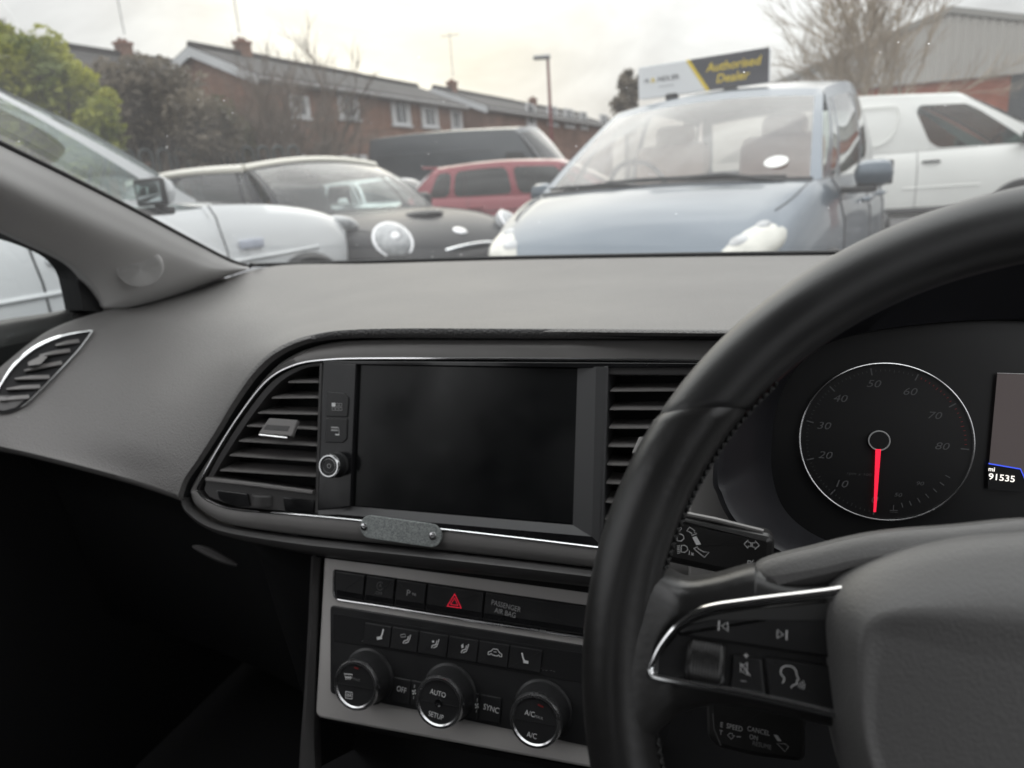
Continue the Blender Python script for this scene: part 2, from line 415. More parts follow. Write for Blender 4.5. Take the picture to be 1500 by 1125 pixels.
mb.loft([[sp(q, -.02) for q in ous], [sp(q, -.005) for q in ous], [sp(q, -.0015) for q in lerp_rows(ous, chs, .12)], [sp(q, .0015) for q in lerp_rows(ous, chs, .5)], [sp(q, .0) for q in chs], [sp(q, -.004) for q in chs]], M['bezel'])
mb.build('screen_trim', dash, sharp=50)
# lower rolled lip
RT = [(270, 716), (271, 726), (281, 747), (325, 772), (440, 790), (600, 806), (760, 824), (900, 841), (1100, 865)]
RB = [(266, 718), (266, 734), (276, 757), (322, 786), (440, 812), (600, 832), (760, 850), (900, 866), (1100, 890)]
rt = cr([SP.uv(*p) + (0,) for p in RT], 120); rb = cr([SP.uv(*p) + (0,) for p in RB], 120)
mb = MB()
mb.loft([[sp(q, -.01) for q in rt], [sp(q, .001) for q in rt], [sp(q, .0045) for q in lerp_rows(rt, rb, .22)], [sp(q, .003) for q in lerp_rows(rt, rb, .6)], [sp(q, -.004) for q in rb], [sp(q, -.03) for q in lerp_rows(rt, rb, .85)]], M['roll'])
mb.build('rolled_lower_lip', dash, sharp=60)
mb = MB(); mb.tube([sp(q, .0005) for q in chs], .0011, M['chrome'], seg=8); mb.build('chrome_strip', dash)
# black well behind everything
mb = MB(); well = [q for q in chs]
mb.loft([[sp(q, -.002) for q in chs], [sp(q, -.034) for q in chs]], M['ventdark']); mb.ngon([sp(q, -.034) for q in chs], M['void']); mb.build('vent_well', dash)

def vent_slats(mb, fr, ends, depth=.024, rise=.0058, thick=.0015):
    for (xr, yr), (xl, yl) in ends:
        a, b_ = fr.p(xr, yr, -.001), fr.p(xl, yl, -.001)
        back = -fr.n * depth + fr.ey * rise
        t = fr.ey * thick
        rows_ = []
        for k in range(13):
            f = k / 12; p = a.lerp(b_, f); q = p + back
            rows_.append([q + t * .6, p + t * .95 - fr.n * .001, p + t * .55, p + t * .1, p - fr.n * .0006, q - t * .2])
        mb.loft(rows_, M['slat'], cu=True); mb.ngon(rows_[0], M['slat']); mb.ngon(rows_[-1][::-1], M['slat'])

# left centre vent
vent = MB()
vent_slats(vent, SP, [((468, 561), (422, 561)), ((468, 583.5), (398, 584)), ((467, 608), (378, 606)), ((466, 630), (362, 625)), ((465, 654), (350, 647)), ((464, 677), (336, 668)), ((463, 699), (322, 690))])
ve = vent.build('air_vent', dash)
mb = MB()   # sill and outer edge of the vent
mb.plate(SP, roundpoly([SP.uv(*p) for p in [(302, 702), (308, 698), (460, 719), (463, 725), (462, 754), (345, 743), (306, 730), (297, 718)]], .003), -.02, -.0005, .0015, M['ventdark'])
e_o = cr([SP.uv(*p) + (0,) for p in [(470, 530), (434, 538), (396, 561), (357, 610), (321, 666), (299, 708)]], 50)
e_i = cr([SP.uv(*p) + (0,) for p in [(470, 535), (440, 541), (404, 564), (365, 612), (329, 667), (307, 705)]], 50)
mb.loft([[sp(q, -.001) for q in e_o], [sp(q, -.0015) for q in e_i], [sp(q, -.026) for q in e_i]], M['ventdark'])
mb.plate(SP, [SP.uv(*p) for p in [(468, 532), (473, 532), (467, 753), (461, 753)]], -.03, .0005, .001, M['ventdark'])
mb.build('vent_surround', ve)
mb = MB()
sl = [SP.uv(*p) for p in [(300, 703), (306, 699), (460, 720), (461, 725), (440, 724)]]
mb.tube([SP.p(303, 702, .0005), SP.p(380, 711, .0012), SP.p(459, 721.5, .0012)], .0022, M['slat']); mb.build('vent_sill', ve)
mb = MB()
TB = Fr(SP.w(*SP.uv(408, 628), .012), 40)
mb.plate(TB, roundpoly([TB.uv(*p) for p in [(394, 612), (436, 615), (427, 639), (378, 635)]], .0015), -.0035, 0, .0008, M['slat'], back=True)
mb.plate(TB, [TB.uv(*p) for p in [(391, 622), (425, 624.5), (421, 631.5), (386, 629)]], -.001, .0003, .0001, M['ventdark'])
mb.tube([TB.p(380, 637, .0002), TB.p(421, 641.5, .0002)], .0007, M['chrome'])
mb.tube([TB.p(405, 630, -.004), SP.p(404, 625, -.02)], .003, M['ventdark'])
mb.build('vent_tab', ve)
mb = MB()
c0 = SP.p(390, 731, -.006)
mb.lathe(c0 - SP.ey * .005, SP.ey, [(.001, 0), (.0125, .0), (.0125, .0012), (.0125, .0058, .0002), (.0125, .0085), (.0118, .0095), (.001, .0095)], M['ventdark'], seg=64)
mb.build('vent_thumbwheel', ve)
mb = MB()
for pts in ([(318, 717), (364, 723), (367, 742), (340, 741), (322, 731)], [(415, 728), (462, 733), (460, 752), (418, 748)]):
    mb = MB(); mb.plate(SP, roundpoly([SP.uv(*p) for p in pts], .002), -.004, .0012, .0008, M['gloss']); mb.build('vent_blank', ve)

# right centre vent
vr = MB()
vent_slats(vr, SP, [((1064, 573), (894, 574)), ((1064, 601), (893, 601)), ((1064, 629), (892, 628)), ((1064, 658), (891, 655)), ((1064, 687), (889, 682)), ((1064, 716), (888, 709)), ((1064, 745), (887, 737)), ((1064, 772), (886, 762))])
vr = vr.build('air_vent', dash)
mb = MB()
mb.plate(SP, [SP.uv(*p) for p in [(885, 536), (892, 536), (884, 800), (876, 799)]], -.03, .0015, .001, M['frame'])
mb.plate(SP, [SP.uv(*p) for p in [(885, 534), (1064, 537), (1064, 551), (888, 549)]], -.03, -.001, .001, M['ventdark'])
mb.plate(SP, [SP.uv(*p) for p in [(884, 772), (1064, 790), (1064, 822), (880, 801)]], -.03, -.001, .001, M['ventdark'])
mb.build('vent_surround', vr)
mb = MB()
TB2 = Fr(SP.w(*SP.uv(960, 655), .012), 40)
mb.plate(TB2, roundpoly([TB2.uv(*p) for p in [(936, 639), (985, 642), (976, 668), (925, 664)]], .0015), -.0035, 0, .0008, M['bezel'], back=True)
mb.tube([TB2.p(955, 655, -.004), SP.p(955, 655, -.02)], .003, M['ventdark']); mb.build('vent_tab', vr)

# screen
scr = MB()
scr.plate(SP, [SP.uv(*p) for p in [(521, 534), (846, 539.5), (839, 769), (513, 742)]], -.02, -.0035, .0004, M['screen']); scr = scr.build('touchscreen', dash)
mb = MB()
def strip4(mb, pts, offs, m):
    mb.ngon([SP.p(x, y, o) for (x, y), o in zip(pts, offs)], m)
mb.plate(SP, [SP.uv(*p) for p in [(474, 528.5), (1064, 532), (1064, 538), (846, 539), (521, 534), (474, 533)]], -.01, .001, .0006, M['gloss'])
strip4(mb, [(846, 540), (873, 537), (867, 786), (839, 769)], (-.0035, .0015, .0015, -.0035), M['frame'])
strip4(mb, [(873, 537), (886, 537), (880, 799), (867, 786)], (.0015, .0015, .0015, .0015), M['frame'])
strip4(mb, [(513, 741.5), (839, 769), (867, 786), (497, 753.5)], (-.0035, -.0035, .0012, .0012), M['frame'])
strip4(mb, [(466, 747.5), (513, 741.5), (497, 753.5), (466, 754)], (.0008, -.003, .0012, .0012), M['frame'])
strip4(mb, [(466, 754), (497, 753.5), (867, 786), (880, 799)], (.0012, .0012, .0012, .0012), M['gloss'])
mb.build('screen_surround', scr)
mb = MB()
mb.plate(SP, roundpoly([SP.uv(*p) for p in [(474, 531), (523, 533), (514, 742), (494, 744), (466, 748)]], .001), -.01, .001, .0008, M['gloss'])
mb.build('button_strip', scr)
bt = MB()
bt.plate(SP, roundpoly([SP.uv(*p) for p in [(480, 573), (506, 576), (513, 583), (511, 611), (479, 610)]], .0012), 0, .0022, .0007, M['btn'])
for i in range(3):
    for j in range(2):
        x, y = 488.5 + i * 5.2, 593 + j * 6
        if i == 0 and j == 0: bt.fill(SP, [(x - 2.6, y - 3), (x + 2.6, y - 3), (x + 2.6, y + 2.6), (x - 2.6, y + 2.6)], M['ink'], .0026)
        else: bt.stroke(SP, [(x - 2, y - 2), (x + 2, y - 2), (x + 2, y + 2), (x - 2, y + 2)], .7, M['ink2'], .0026, True)
bt.build('menu_button', scr)
bt = MB()
bt.plate(SP, roundpoly([SP.uv(*p) for p in [(479, 612), (511, 613), (510, 643), (504, 648.5), (478, 648)]], .0012), 0, .0022, .0007, M['btn'])
for y in (626, 630): bt.stroke(SP, [(485, y), (495, y + .4)], 2.2, M['ink2'], .0026)
bt.stroke(SP, [(496, 626), (497, 636)], 1, M['ink2'], .0026); bt.stroke(SP, [(491, 636.5), (497, 636.8)], 2, M['ink'], .0026)
bt.build('source_button', scr)
kb = MB()
kc = SP.p(482, 682.5, .014)
kb.lathe(kc, SP.n, [(.0112, -.0135), (.0112, -.0115), (.0102, -.011), (.0102, -.003, .00025), (.0102, -.001, .00025), (.0098, 0), (.0092, .0011), (.0083, .0011), (.0078, .0002), (.0062, .0001), (.0058, .0006), (.0053, .0001), (.0001, .0002)], M['btn'], seg=64,
         mf=lambda j, i: M['chrome'] if j in (4, 5, 6) else (M['ink2'] if j in (9,) else M['btn']))
for k in range(2):
    pass
KF = Fr(kc, 17)
ring = [(482 + 2.6 * math.cos(a), 682.5 + 3 * math.sin(a)) for a in [2 * PI * k / 14 for k in range(14)]]
kb.stroke(KF, ring, .8, M['ink2'], .0006, True)
kb.build('volume_knob', scr)

# --- side vent by the passenger door
sv0 = cr([on_pad(x, y, .003) for x, y in [(136, 487), (96, 494), (54, 511), (22, 537), (2, 566), (-14, 600)]], 40)
sv1 = cr([on_pad(x, y, .003) for x, y in [(136, 487), (118, 512), (92, 541), (62, 572), (36, 596), (12, 607), (-14, 606)]], 40)
mb = MB(); mb.loft([[p for p in sv0], [a.lerp(b2, .5) - ray(60, 540) * -.004 for a, b2 in zip(sv0, sv1)], [p for p in sv1]], M['void'])
sv = mb.build('side_vent', dash)
mb = MB(); mb.tube([p - ray(60, 540) * .002 for p in sv0], [.0010 + .0020 * math.sin(PI * min(1, i / 30)) for i in range(40)], M['chrome']); mb.tube([p - ray(60, 540) * .002 for p in sv1[:28]], .0010, M['chrome']); mb.build('chrome_edge', sv)
mb = MB()
for a, b_ in [((82, 508), (117, 503)), ((58, 523), (104, 517)), ((36, 545), (92, 535)), ((22, 557), (74, 556)), ((10, 572), (60, 570)), ((2, 588), (44, 585))]:
    p, q = on_pad(*a, .002), on_pad(*b_, .002); t_ = (q - p).normalized(); up_ = V((0, 0, 1)); ou_ = (EYE - p).normalized()
    rows_ = []
    for k in range(7):
        m_ = p.lerp(q, k / 6); w_ = .0046 * (.35 + .65 * min(1, k / 3))
        rows_.append([m_ + up_ * w_ - ou_ * .004 + ou_ * .006, m_ + ou_ * .007, m_ + ou_ * .006 - up_ * .0016, m_ - up_ * .0012])
    mb.loft(rows_, M['slat'])
mb.build('vent_slats', sv)
mb = MB()
q = [on_pad(*p, .014) for p in [(44, 542), (64, 532), (74, 534), (64, 545), (45, 547)]]
mb.loft([q, [p + (p - EYE).normalized() * .016 for p in q]], M['bezel'], cu=True); mb.ngon(q, M['bezel']); mb.build('vent_tab', sv)
mb = MB()
q = [on_pad(*p, .0045) for p in [(-4, 582), (22, 583), (40, 588), (24, 601), (8, 605), (-6, 604)]]
mb.ngon(q, M['ventdark']); mb.ngon([on_pad(*p, .0075) for p in [(0, 587), (12, 587.5), (12, 592.5), (0, 592)]], M['slat']); mb.build('vent_thumbwheel', sv)
# ================================================================== magnetic plate
mpl = empty('metal_plate', SP.p(586, 778), 'small galvanised metal plate with two screws fixed across the chrome strip under the screen', 'metal plate')
a, b_ = SP.uv(542, 772, .005), SP.uv(631, 784.5, .005); rr = .0096
ang = math.atan2(b_[1] - a[1], b_[0] - a[0]); st = []
for k in range(13): t = ang + PI / 2 + PI * k / 12; st.append((a[0] + rr * math.cos(t), a[1] + rr * math.sin(t)))
for k in range(13): t = ang - PI / 2 + PI * k / 12; st.append((b_[0] + rr * math.cos(t), b_[1] + rr * math.sin(t)))
mb = MB(); mb.plate(SP, st, .0028, .005, .0004, M['galv'], back=True); mb.build('plate', mpl)
for x, y in ((533.5, 771.5), (634, 785)):
    mb = MB(); mb.lathe(SP.p(x, y, .005), SP.n, [(.0034, 0), (.0031, .0008), (.0022, .0014), (.0011, .0015), (.0009, .0008), (.0001, .0008)], M['satchrome'], seg=24); mb.build('screw', mpl)

# ================================================================== climate panel (part of the dashboard)
cp = MB()
outl = roundpoly([CP.uv(*p) for p in [(474, 812), (920, 861), (915, 1136), (850, 1124), (640, 1085), (468, 1053), (461, 1046)]], .004)
cp.plate(CP, outl, -.04, .0, .003, M['silver']); cp = cp.build('climate_panel', dash)
mb = MB(); mb.loft([[CP.p(456, 806, -.004), CP.p(452, 900, -.004), CP.p(446, 1010, -.004), CP.p(440, 1090, -.004), CP.p(437, 1140, -.004)],
         [CP.p(459, 806, .004), CP.p(456, 900, .004), CP.p(450, 1010, .004), CP.p(445, 1090, .004), CP.p(441, 1140, .004)],
         [CP.p(468, 806, .0), CP.p(464, 900, .0), CP.p(460, 1010, .0), CP.p(460, 1090, .0), CP.p(462, 1140, .0)],
         [CP.p(476, 806, -.02), CP.p(472, 900, -.02), CP.p(468, 1010, -.02), CP.p(470, 1090, -.02), CP.p(472, 1140, -.02)]], M['roll'])
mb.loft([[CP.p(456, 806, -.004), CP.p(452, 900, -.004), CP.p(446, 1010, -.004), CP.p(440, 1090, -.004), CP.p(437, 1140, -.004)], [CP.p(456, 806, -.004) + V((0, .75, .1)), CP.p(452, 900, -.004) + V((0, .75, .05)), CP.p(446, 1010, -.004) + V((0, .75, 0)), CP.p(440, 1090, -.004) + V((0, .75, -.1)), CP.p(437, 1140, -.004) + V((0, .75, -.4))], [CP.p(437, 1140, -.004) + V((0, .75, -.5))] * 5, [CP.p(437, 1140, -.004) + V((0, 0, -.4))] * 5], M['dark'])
mb.build('console_edge', dash, sharp=70)
mb = MB(); mb.loft([[CP.p(462, 1050, -.02), CP.p(930, 1140, -.02)], [CP.p(464, 1056, -.10), CP.p(930, 1150, -.10)], [CP.p(462, 1300, -.10), CP.p(930, 1380, -.10)]], M['void']); mb.build('console_cavity', dash)
# upper row
mb = MB()
slot = roundpoly([CP.uv(*p) for p in [(489, 833.5), (905, 893), (905, 940), (860, 934), (660, 904), (494, 879), (489, 874)]], .002)
mb.plate(CP, slot, -.001, .0003, .0001, M['void']); mb.build('button_recess', cp)
mb = MB(); mb.tube(cr([CP.p(x, y, .0012) for x, y in [(490, 836), (489, 855), (489.5, 869), (493, 876), (502, 879.5), (560, 888), (660, 904), (760, 919.5), (905, 941)]], 70), .0011, M['satchrome']); mb.build('chrome_strip', cp)
def xt(y0, y1, x): pass
def topy(x): return 835 + (x - 491.5) * .1425
def boty(x): return 874 + (x - 491.5) * .1525
def row_button(x0, x1, name, lean=.11):
    b_ = MB()
    q = [(x0 + .8, topy(x0) + 1), (x1 - .8, topy(x1) + 1), (x1 - .8 - lean * 38, boty(x1) - 1), (x0 + .8 - lean * 38 * (0 if x0 < 495 else 1), boty(x0) - 1)]
    b_.plate(CP, roundpoly([CP.uv(*p) for p in q], .0006), 0, .0022, .0006, M['btn'])
    # chamfered dark foot of the button
    f0 = [(q[3][0] + .6, q[3][1] - 9), (q[2][0] + .6, q[2][1] - 9), (q[2][0], q[2][1] - 1), (q[3][0], q[3][1] - 1)]
    b_.fill(CP, f0, M['gloss'], .0024)
    return b_
row_button(492, 537, '').build('blank_button', cp)
b_ = row_button(538, 581, ''); b_.text(CP, 'A', 557, 858, 5, M['inkdim'], .0027, rot=-.05)
b_.stroke(CP, [(557 + 5 * math.cos(t), 858.5 + 6 * math.sin(t)) for t in [.6 + k * .5 for k in range(11)]], .8, M['inkdim'], .0027); b_.text(CP, 'OFF', 555, 869.5, 4.6, M['inkdim'], .0027, rot=-.12); b_.build('stop_start_button', cp)
b_ = row_button(582, 627, ''); b_.text(CP, 'P', 598, 869, 9, M['ink2'], .0027, rot=-.12)
for k in range(3): b_.stroke(CP, [(604 + k * 2, 868 + k * .4), (605 + k * 2, 872 + k * .6)], .9, M['ink2'], .0027)
b_.build('parking_button', cp)
b_ = row_button(628, 711, '')
for s, w in ((1, 1.7), (.52, 1.3)):
    c = (665.5, 882.6); b_.stroke(CP, [(c[0] + .7 * s, c[1] - 12.5 * s), (c[0] + 10 * s, c[1] + 8 * s), (c[0] - 10.5 * s, c[1] + 5.4 * s)], w, M['red'], .0028, True)
b_.build('hazard_button', cp)
b_ = row_button(712, 898, ''); b_.text(CP, 'PASSENGER', 741, 888, 7.6, M['ink2'], .0027, rot=-.13, sx=.82); b_.text(CP, 'AIR BAG', 740, 898, 7.6, M['ink2'], .0027, rot=-.13, sx=.82); b_.build('airbag_indicator', cp)
# lower black field
mb = MB(); mb.plate(CP, roundpoly([CP.uv(*p) for p in [(485, 886), (905, 953), (905, 1100), (850, 1090), (660, 1049), (485, 1015)]], .004), -.001, .0016, .0008, M['btn']); mb.build('control_field', cp)
def ty2(x): return 902 + (x - 490) * .1575
def by2(x): return 934 + (x - 490) * .166
mb = MB(); mb.plate(CP, roundpoly([CP.uv(*p) for p in [(490, 898), (900, 963), (900, 1007), (490, 938)]], .002), .001, .0021, .0004, M['void']); mb.build('button_recess', cp)
def seat_icon(b_, x, y, k=1, mirror=1):
    b_.stroke(CP, [(x + mirror * 4 * k, y - 9 * k), (x + mirror * 2.5 * k, y - 2 * k), (x + mirror * .5 * k, y + 3 * k)], 2.4 * k, M['ink'], .0040)
    b_.stroke(CP, [(x + mirror * 2 * k, y + 3.5 * k), (x - mirror * 5.5 * k, y + 5 * k)], 4.2 * k, M['ink'], .0041)
def man_icon(b_, x, y, up_=0, face=0, feet=0):
    b_.stroke(CP, [(x + 6, y - 6), (x + 4.4, y), (x + 2.5, y + 4.5), (x - 2.5, y + 6.5)], 1.3, M['ink'], .0040)
    b_.stroke(CP, [(x + 3, y - 4), (x + 1.5, y + 1.5), (x - 3.5, y + 3), (x - 5, y + 6.8)], 1.5, M['ink'], .0040)
    if up_: b_.stroke(CP, [(x - 9, y - 6), (x - 2, y - 7), (x - 1, y - 3), (x - 8, y - 2.5)], 1.2, M['ink2'], .0040, True)
    if face: b_.fill(CP, [(x - 4, y - 4), (x - 1.2, y - 4.5), (x - 1, y - 1.5), (x - 4, y - 1)], M['ink'], .0040)
    if feet: b_.fill(CP, [(x - 5, y - 4), (x - 2, y - 7), (x - 1.5, y - 1), (x - 4.5, y)], M['ink'], .0040)
xs = [537, 577, 617, 660, 704, 749, 797]
kinds = ['seat_heater_button', 'windscreen_air_button', 'face_air_button', 'feet_air_button', 'recirculation_button', 'seat_heater_button']
for i in range(6):
    b_ = MB(); x0, x1 = xs[i], xs[i + 1]; ln = 3.6
    q = [(x0 + .7, ty2(x0) + 1), (x1 - .7, ty2(x1) + 1), (x1 - .7 - ln, by2(x1) - 1), (x0 + .7 - ln, by2(x0) - 1)]
    b_.plate(CP, roundpoly([CP.uv(*p) for p in q], .0006), .001, .0034, .0005, M['btn'])
    xc, yc = (x0 + x1) / 2 - 1.5, (ty2((x0 + x1) / 2) + by2((x0 + x1) / 2)) / 2 + .5
    if i == 0: seat_icon(b_, xc + 2, yc + 1)
    elif i == 5: seat_icon(b_, xc - 3, yc + 1, 1, -1)
    elif i == 4:
        car_ = [(-10, 3), (-9.5, -1), (-5.5, -2.5), (-2.5, -6), (3.5, -6), (6.5, -1.5), (10, .5), (10, 4), (7.5, 4.6), (5.6, 2.2), (3.2, 4), (-3.5, 3), (-5.5, .8), (-7.5, 3.2)]
        b_.stroke(CP, [(xc + p[0], yc + p[1] + p[0] * .1) for p in car_], 1.2, M['ink'], .0040, True); b_.stroke(CP, [(xc - 2, yc - 2), (xc + 2.5, yc - 1.6)], 1.6, M['ink2'], .0040)
    else: man_icon(b_, xc, yc, i == 1, i == 2, i == 3)
    b_.build(kinds[i], cp)
# scuffed film residue lines under the seat buttons
for x0, y0, n_ in ((530, 940.5, 9), (775, 978.5, 8)):
    mb = MB()
    for k in range(n_):
        x = x0 + k * 5 + random.uniform(-1, 1); y = y0 + (x - x0) * .13 + random.uniform(-1.2, 1.2)
        mb.stroke(CP, [(x, y), (x + random.uniform(1, 3.2), y + random.uniform(-1.4, 1.2))], .8, M['inkdim'], .0024)
    mb.build('scuff_mark', cp)
# small buttons
def small_btn(pts, name, deco):
    b_ = MB(); b_.plate(CP, roundpoly([CP.uv(*p) for p in pts], .0008), .001, .0030, .0005, M['btn']); deco(b_); b_.build(name, cp)
def fan_icon(b_, x, y):
    for a in range(4):
        t = a * PI / 2 + .3; b_.fill(CP, [(x, y), (x + 3.2 * math.cos(t), y + 4.4 * math.sin(t)), (x + 3.2 * math.cos(t + .7), y + 4.4 * math.sin(t + .7))], M['ink'], .0036)
    b_.stroke(CP, [(x + 1, y - 11), (x + .4, y - 6)], 1.2, M['ink2'], .0036); b_.stroke(CP, [(x - .4, y + 6), (x - 1, y + 10)], 1.2, M['ink2'], .0036)
small_btn([(577.5, 990), (604, 995), (602, 1030), (576, 1025)], 'off_button', lambda b_: b_.text(CP, 'OFF', 588, 1010.5, 8, M['ink'], .0036, rot=-.12, sx=.8))
small_btn([(605, 995), (621, 998), (619, 1033), (603, 1030)], 'fan_down_button', lambda b_: fan_icon(b_, 606.5, 1014))
small_btn([(688, 1012), (704, 1015), (700, 1052), (686, 1049)], 'fan_up_button', lambda b_: fan_icon(b_, 698.5, 1034))
small_btn([(705, 1015), (736, 1021), (734, 1058), (703, 1053)], 'sync_button', lambda b_: b_.text(CP, 'SYNC', 719.5, 1038.5, 8.4, M['ink'], .0036, rot=-.12, sx=.82))
# knobs
def knob(cx, cy, name, deco, r=.0208):
    b_ = MB(); O = .024; c = CP.p(cx, cy, O)
    b_.lathe(c, CP.n, [(r * 1.16, -O + .001), (r * 1.16, -O + .003), (r * 1.08, -O + .004), (r * 1.06, -O + .005), (r * 1.03, -.016, .0003), (r * .99, -.004, .0003), (r * .985, -.0045), (r * 1.01, -.0035), (r * 1.005, -.0008), (r * .96, .0016), (r * .87, .0016), (r * .82, .0004), (.0001, .0006)], M['btn'], seg=96,
             mf=lambda j, i: M['satchrome'] if j in (7, 8, 9, 10) else M['btn'])
    KF_ = Fr(c, 18)
    hw = r * .8
    a_, d_ = KF_.w(-hw, -hw * .02, .0009), KF_.w(hw, -hw * .02, .0009)
    b_.tube([a_, d_], .00022, M['void'], seg=4)
    deco(b_, KF_); b_.build(name, cp)
def wscr(b_, f, cx, cy):
    b_.stroke(f, [(cx - 8, cy - 5), (cx + 4, cy - 4), (cx + 3, cy + 1), (cx - 6, cy)], 1.4, M['ink'], .0012, True)
    for k in range(3): b_.stroke(f, [(cx - 5 + 3 * k, cy - 2), (cx - 5.5 + 3 * k, cy + 4)], 1, M['ink'], .0012)
    b_.text(f, 'MAX', cx + 10, cy + 3.5, 4.2, M['inkdim'], .0012, rot=-.1)
knob(521, 1004, 'temperature_knob', lambda b_, f: (wscr(b_, f, 512, 992), b_.stroke(f, [(506.5, 1013), (516, 1014.5), (515.5, 1024), (506, 1022.5)], 1.3, M['ink'], .0012, True),
     [b_.stroke(f, [(508.5 + 2.4 * k, 1016), (508.2 + 2.4 * k, 1021)], 1.1, M['ink'], .0012) for k in range(3)], b_.stroke(f, [(519, 977.5), (525, 980)], 2.4, M['amber'], .0012)))
knob(643, 1029, 'blower_knob', lambda b_, f: (b_.text(f, 'AUTO', 641.5, 1016, 7.6, M['ink'], .0012, rot=-.1, sx=.85), b_.text(f, 'SETUP', 638.5, 1048.5, 7.6, M['ink'], .0012, rot=-.13, sx=.82), b_.lathe(f.w(0, 0, .0004), f.n, [(.0034, 0), (.0030, .0012), (.0022, .0007), (.0001, .0005)], M['gloss'], seg=24)))
knob(784, 1056, 'temperature_knob', lambda b_, f: (b_.text(f, 'A/C', 776, 1045.5, 7.8, M['ink'], .0012, rot=-.1, sx=.85), b_.text(f, 'MAX', 789, 1051, 4.4, M['ink2'], .0012, rot=-.13), b_.text(f, 'A/C', 779, 1077.5, 7.8, M['ink'], .0012, rot=-.1, sx=.85), b_.stroke(f, [(788, 1032), (796, 1036)], 2.4, M['amber'], .0012)))

# ================================================================== instrument cluster
clu = empty('instrument_cluster', DP.w(0, 0, 0), 'black instrument binnacle behind the steering wheel with rev counter and mileage display', 'instrument cluster')
hood_o = [(1060, 690), (1066, 722), (1080, 752), (1105, 776), (1150, 802), (1195, 824), (1400, 860), (1700, 860), (1880, 640), (1780, 400), (1500, 345), (1310, 385), (1165, 470), (1082, 570)]
HO = Fr(DP.w(0, 0, .05), 17)
ho = cr([HO.uv(*p) + (0,) for p in hood_o], 90, True)
inn = [(1130, 650), (1132, 700), (1150, 748), (1195, 785), (1260, 805), (1400, 815), (1650, 815), (1800, 640), (1700, 500), (1500, 470), (1330, 478), (1220, 500), (1165, 540), (1138, 595)]
ii = cr([DP.uv(*p) + (0,) for p in inn], 90, True)
mb = MB()
hoc = sum((q for q in ho), V((0, 0, 0))) / len(ho)
ho1 = [q + (q - hoc).normalized() * .007 for q in ho]
mb.loft([[HO.w(q.x, q.y, -.09) for q in ho1], [HO.w(q.x, q.y, -.004) for q in ho1], [HO.w(q.x, q.y, .0) for q in [a_.lerp(b2, .5) for a_, b2 in zip(ho, ho1)]], [HO.w(q.x, q.y, -.003) for q in ho],
         [DP.w(a_.x * .45 + q.x * .55, a_.y * .45 + q.y * .55, .02) for a_, q in zip(ho, ii)], [DP.w(q.x, q.y, .006) for q in ii], [DP.w(q.x, q.y, -.002) for q in ii]], M['cluster'], cu=True)
mb.build('binnacle', clu, sharp=50)
mb = MB(); mb.ngon([DP.w(q.x * 1.08, q.y * 1.08, -.0025) for q in ii], M['dial']); mb.build('dial_backplate', clu)
dc = DP.uv(1294, 646.5); DR = .0527
dl = MB()
dlc = DP.w(*dc, .0)
dl.lathe(dlc, DP.n, [(DR * .985, .001), (.0001, .001)], M['dial'], seg=96, ex=DP.ex)
def dpol(a, r): return DP.w(dc[0] + r * math.cos(a), dc[1] + r * math.sin(a), .0015)
def dang(px, py):
    q = DP.uv(px, py); return math.atan2(q[1] - dc[1], q[0] - dc[0])
def tick(a, r0, r1, w, m):
    t = V((-math.sin(a), math.cos(a))) ; d = DP.ex * t.x + DP.ey * t.y
    p, q = dpol(a, r0), dpol(a, r1); dl.add([p - d * w, p + d * w, q + d * w, q - d * w], [(0, 1, 2, 3)], m)
M['dialink'] = mat('dial_legend', (.09, .09, .094), .6); M['dialdot'] = mat('dial_tick', (.06, .06, .062), .6)
marks = [(1279, 752, '0', 1280, 732), (1218, 722, '10', 1231, 709), (1184, 673, '20', 1208, 667), (1184, 617, '30', 1206, 624), (1218, 569, '40', 1230, 584), (1276, 545, '50', 1279, 562.5), (1341, 555, '60', 1332, 574), (1390, 596, '70', 1368, 609), (1406, 657, '80', 1379, 654)]
angs = []
for x, y, s_, tx, ty_ in marks:
    a = dang(x, y); angs.append(a); tick(a, DR * .86, DR * .95, .00042, M['dialink'])
    dl.text(DP, s_, tx, ty_, 10.5, M['dialink'], .0015, shear=.25, sx=1.25, rot=-.03)
uw = [angs[0]]
for a in angs[1:]:
    while a > uw[-1]: a -= 2 * PI
    uw.append(a)
for i in range(8):
    for k in range(1, 10):
        a = uw[i] + (uw[i + 1] - uw[i]) * k / 10; tick(a, DR * (.90 if k != 5 else .885), DR * .925, .0002, M['dialdot'] if i < 6 else M['amber'])
for s_, x, y in (('50', 1315, 725), ('90', 1347, 708.5)): dl.text(DP, s_, x, y, 5.6, M['dialink'], .0015, shear=.25, sx=1.3)
for k in range(7): tick(dang(1319 + k * 9.9, 733 - k * 5.2 - k * k * .25), DR * .80, DR * .86, .0003, M['dialink'])
dl.stroke(DP, [(1309, 740), (1308.5, 748)], 1.2, M['dialink'], .0015); dl.stroke(DP, [(1303, 747.5), (1315, 748)], 1, M['dialink'], .0015); dl.stroke(DP, [(1303, 750), (1315, 750.5)], .8, M['dialdot'], .0015)
dl.text(DP, 'rpm x 100', 1258, 694.5, 4.2, M['dialdot'], .0015, shear=.2, sx=1.3, rot=-.03)
dl = dl.build('rev_counter', clu)
mb = MB(); cpts = [DP.w(dc[0] + DR * math.cos(t), dc[1] + DR * math.sin(t), .0025) for t in [2 * PI * k / 128 for k in range(128)]]
mb.tube(cpts, .00062, M['satchrome'], closed=True); mb.build('chrome_ring', dl)
mb = MB()
hb = [DP.w(*DP.uv(1288, 645.5, .004), .004) + (DP.ex * math.cos(t) + DP.ey * math.sin(t)) * .0064 for t in [2 * PI * k / 48 for k in range(48)]]
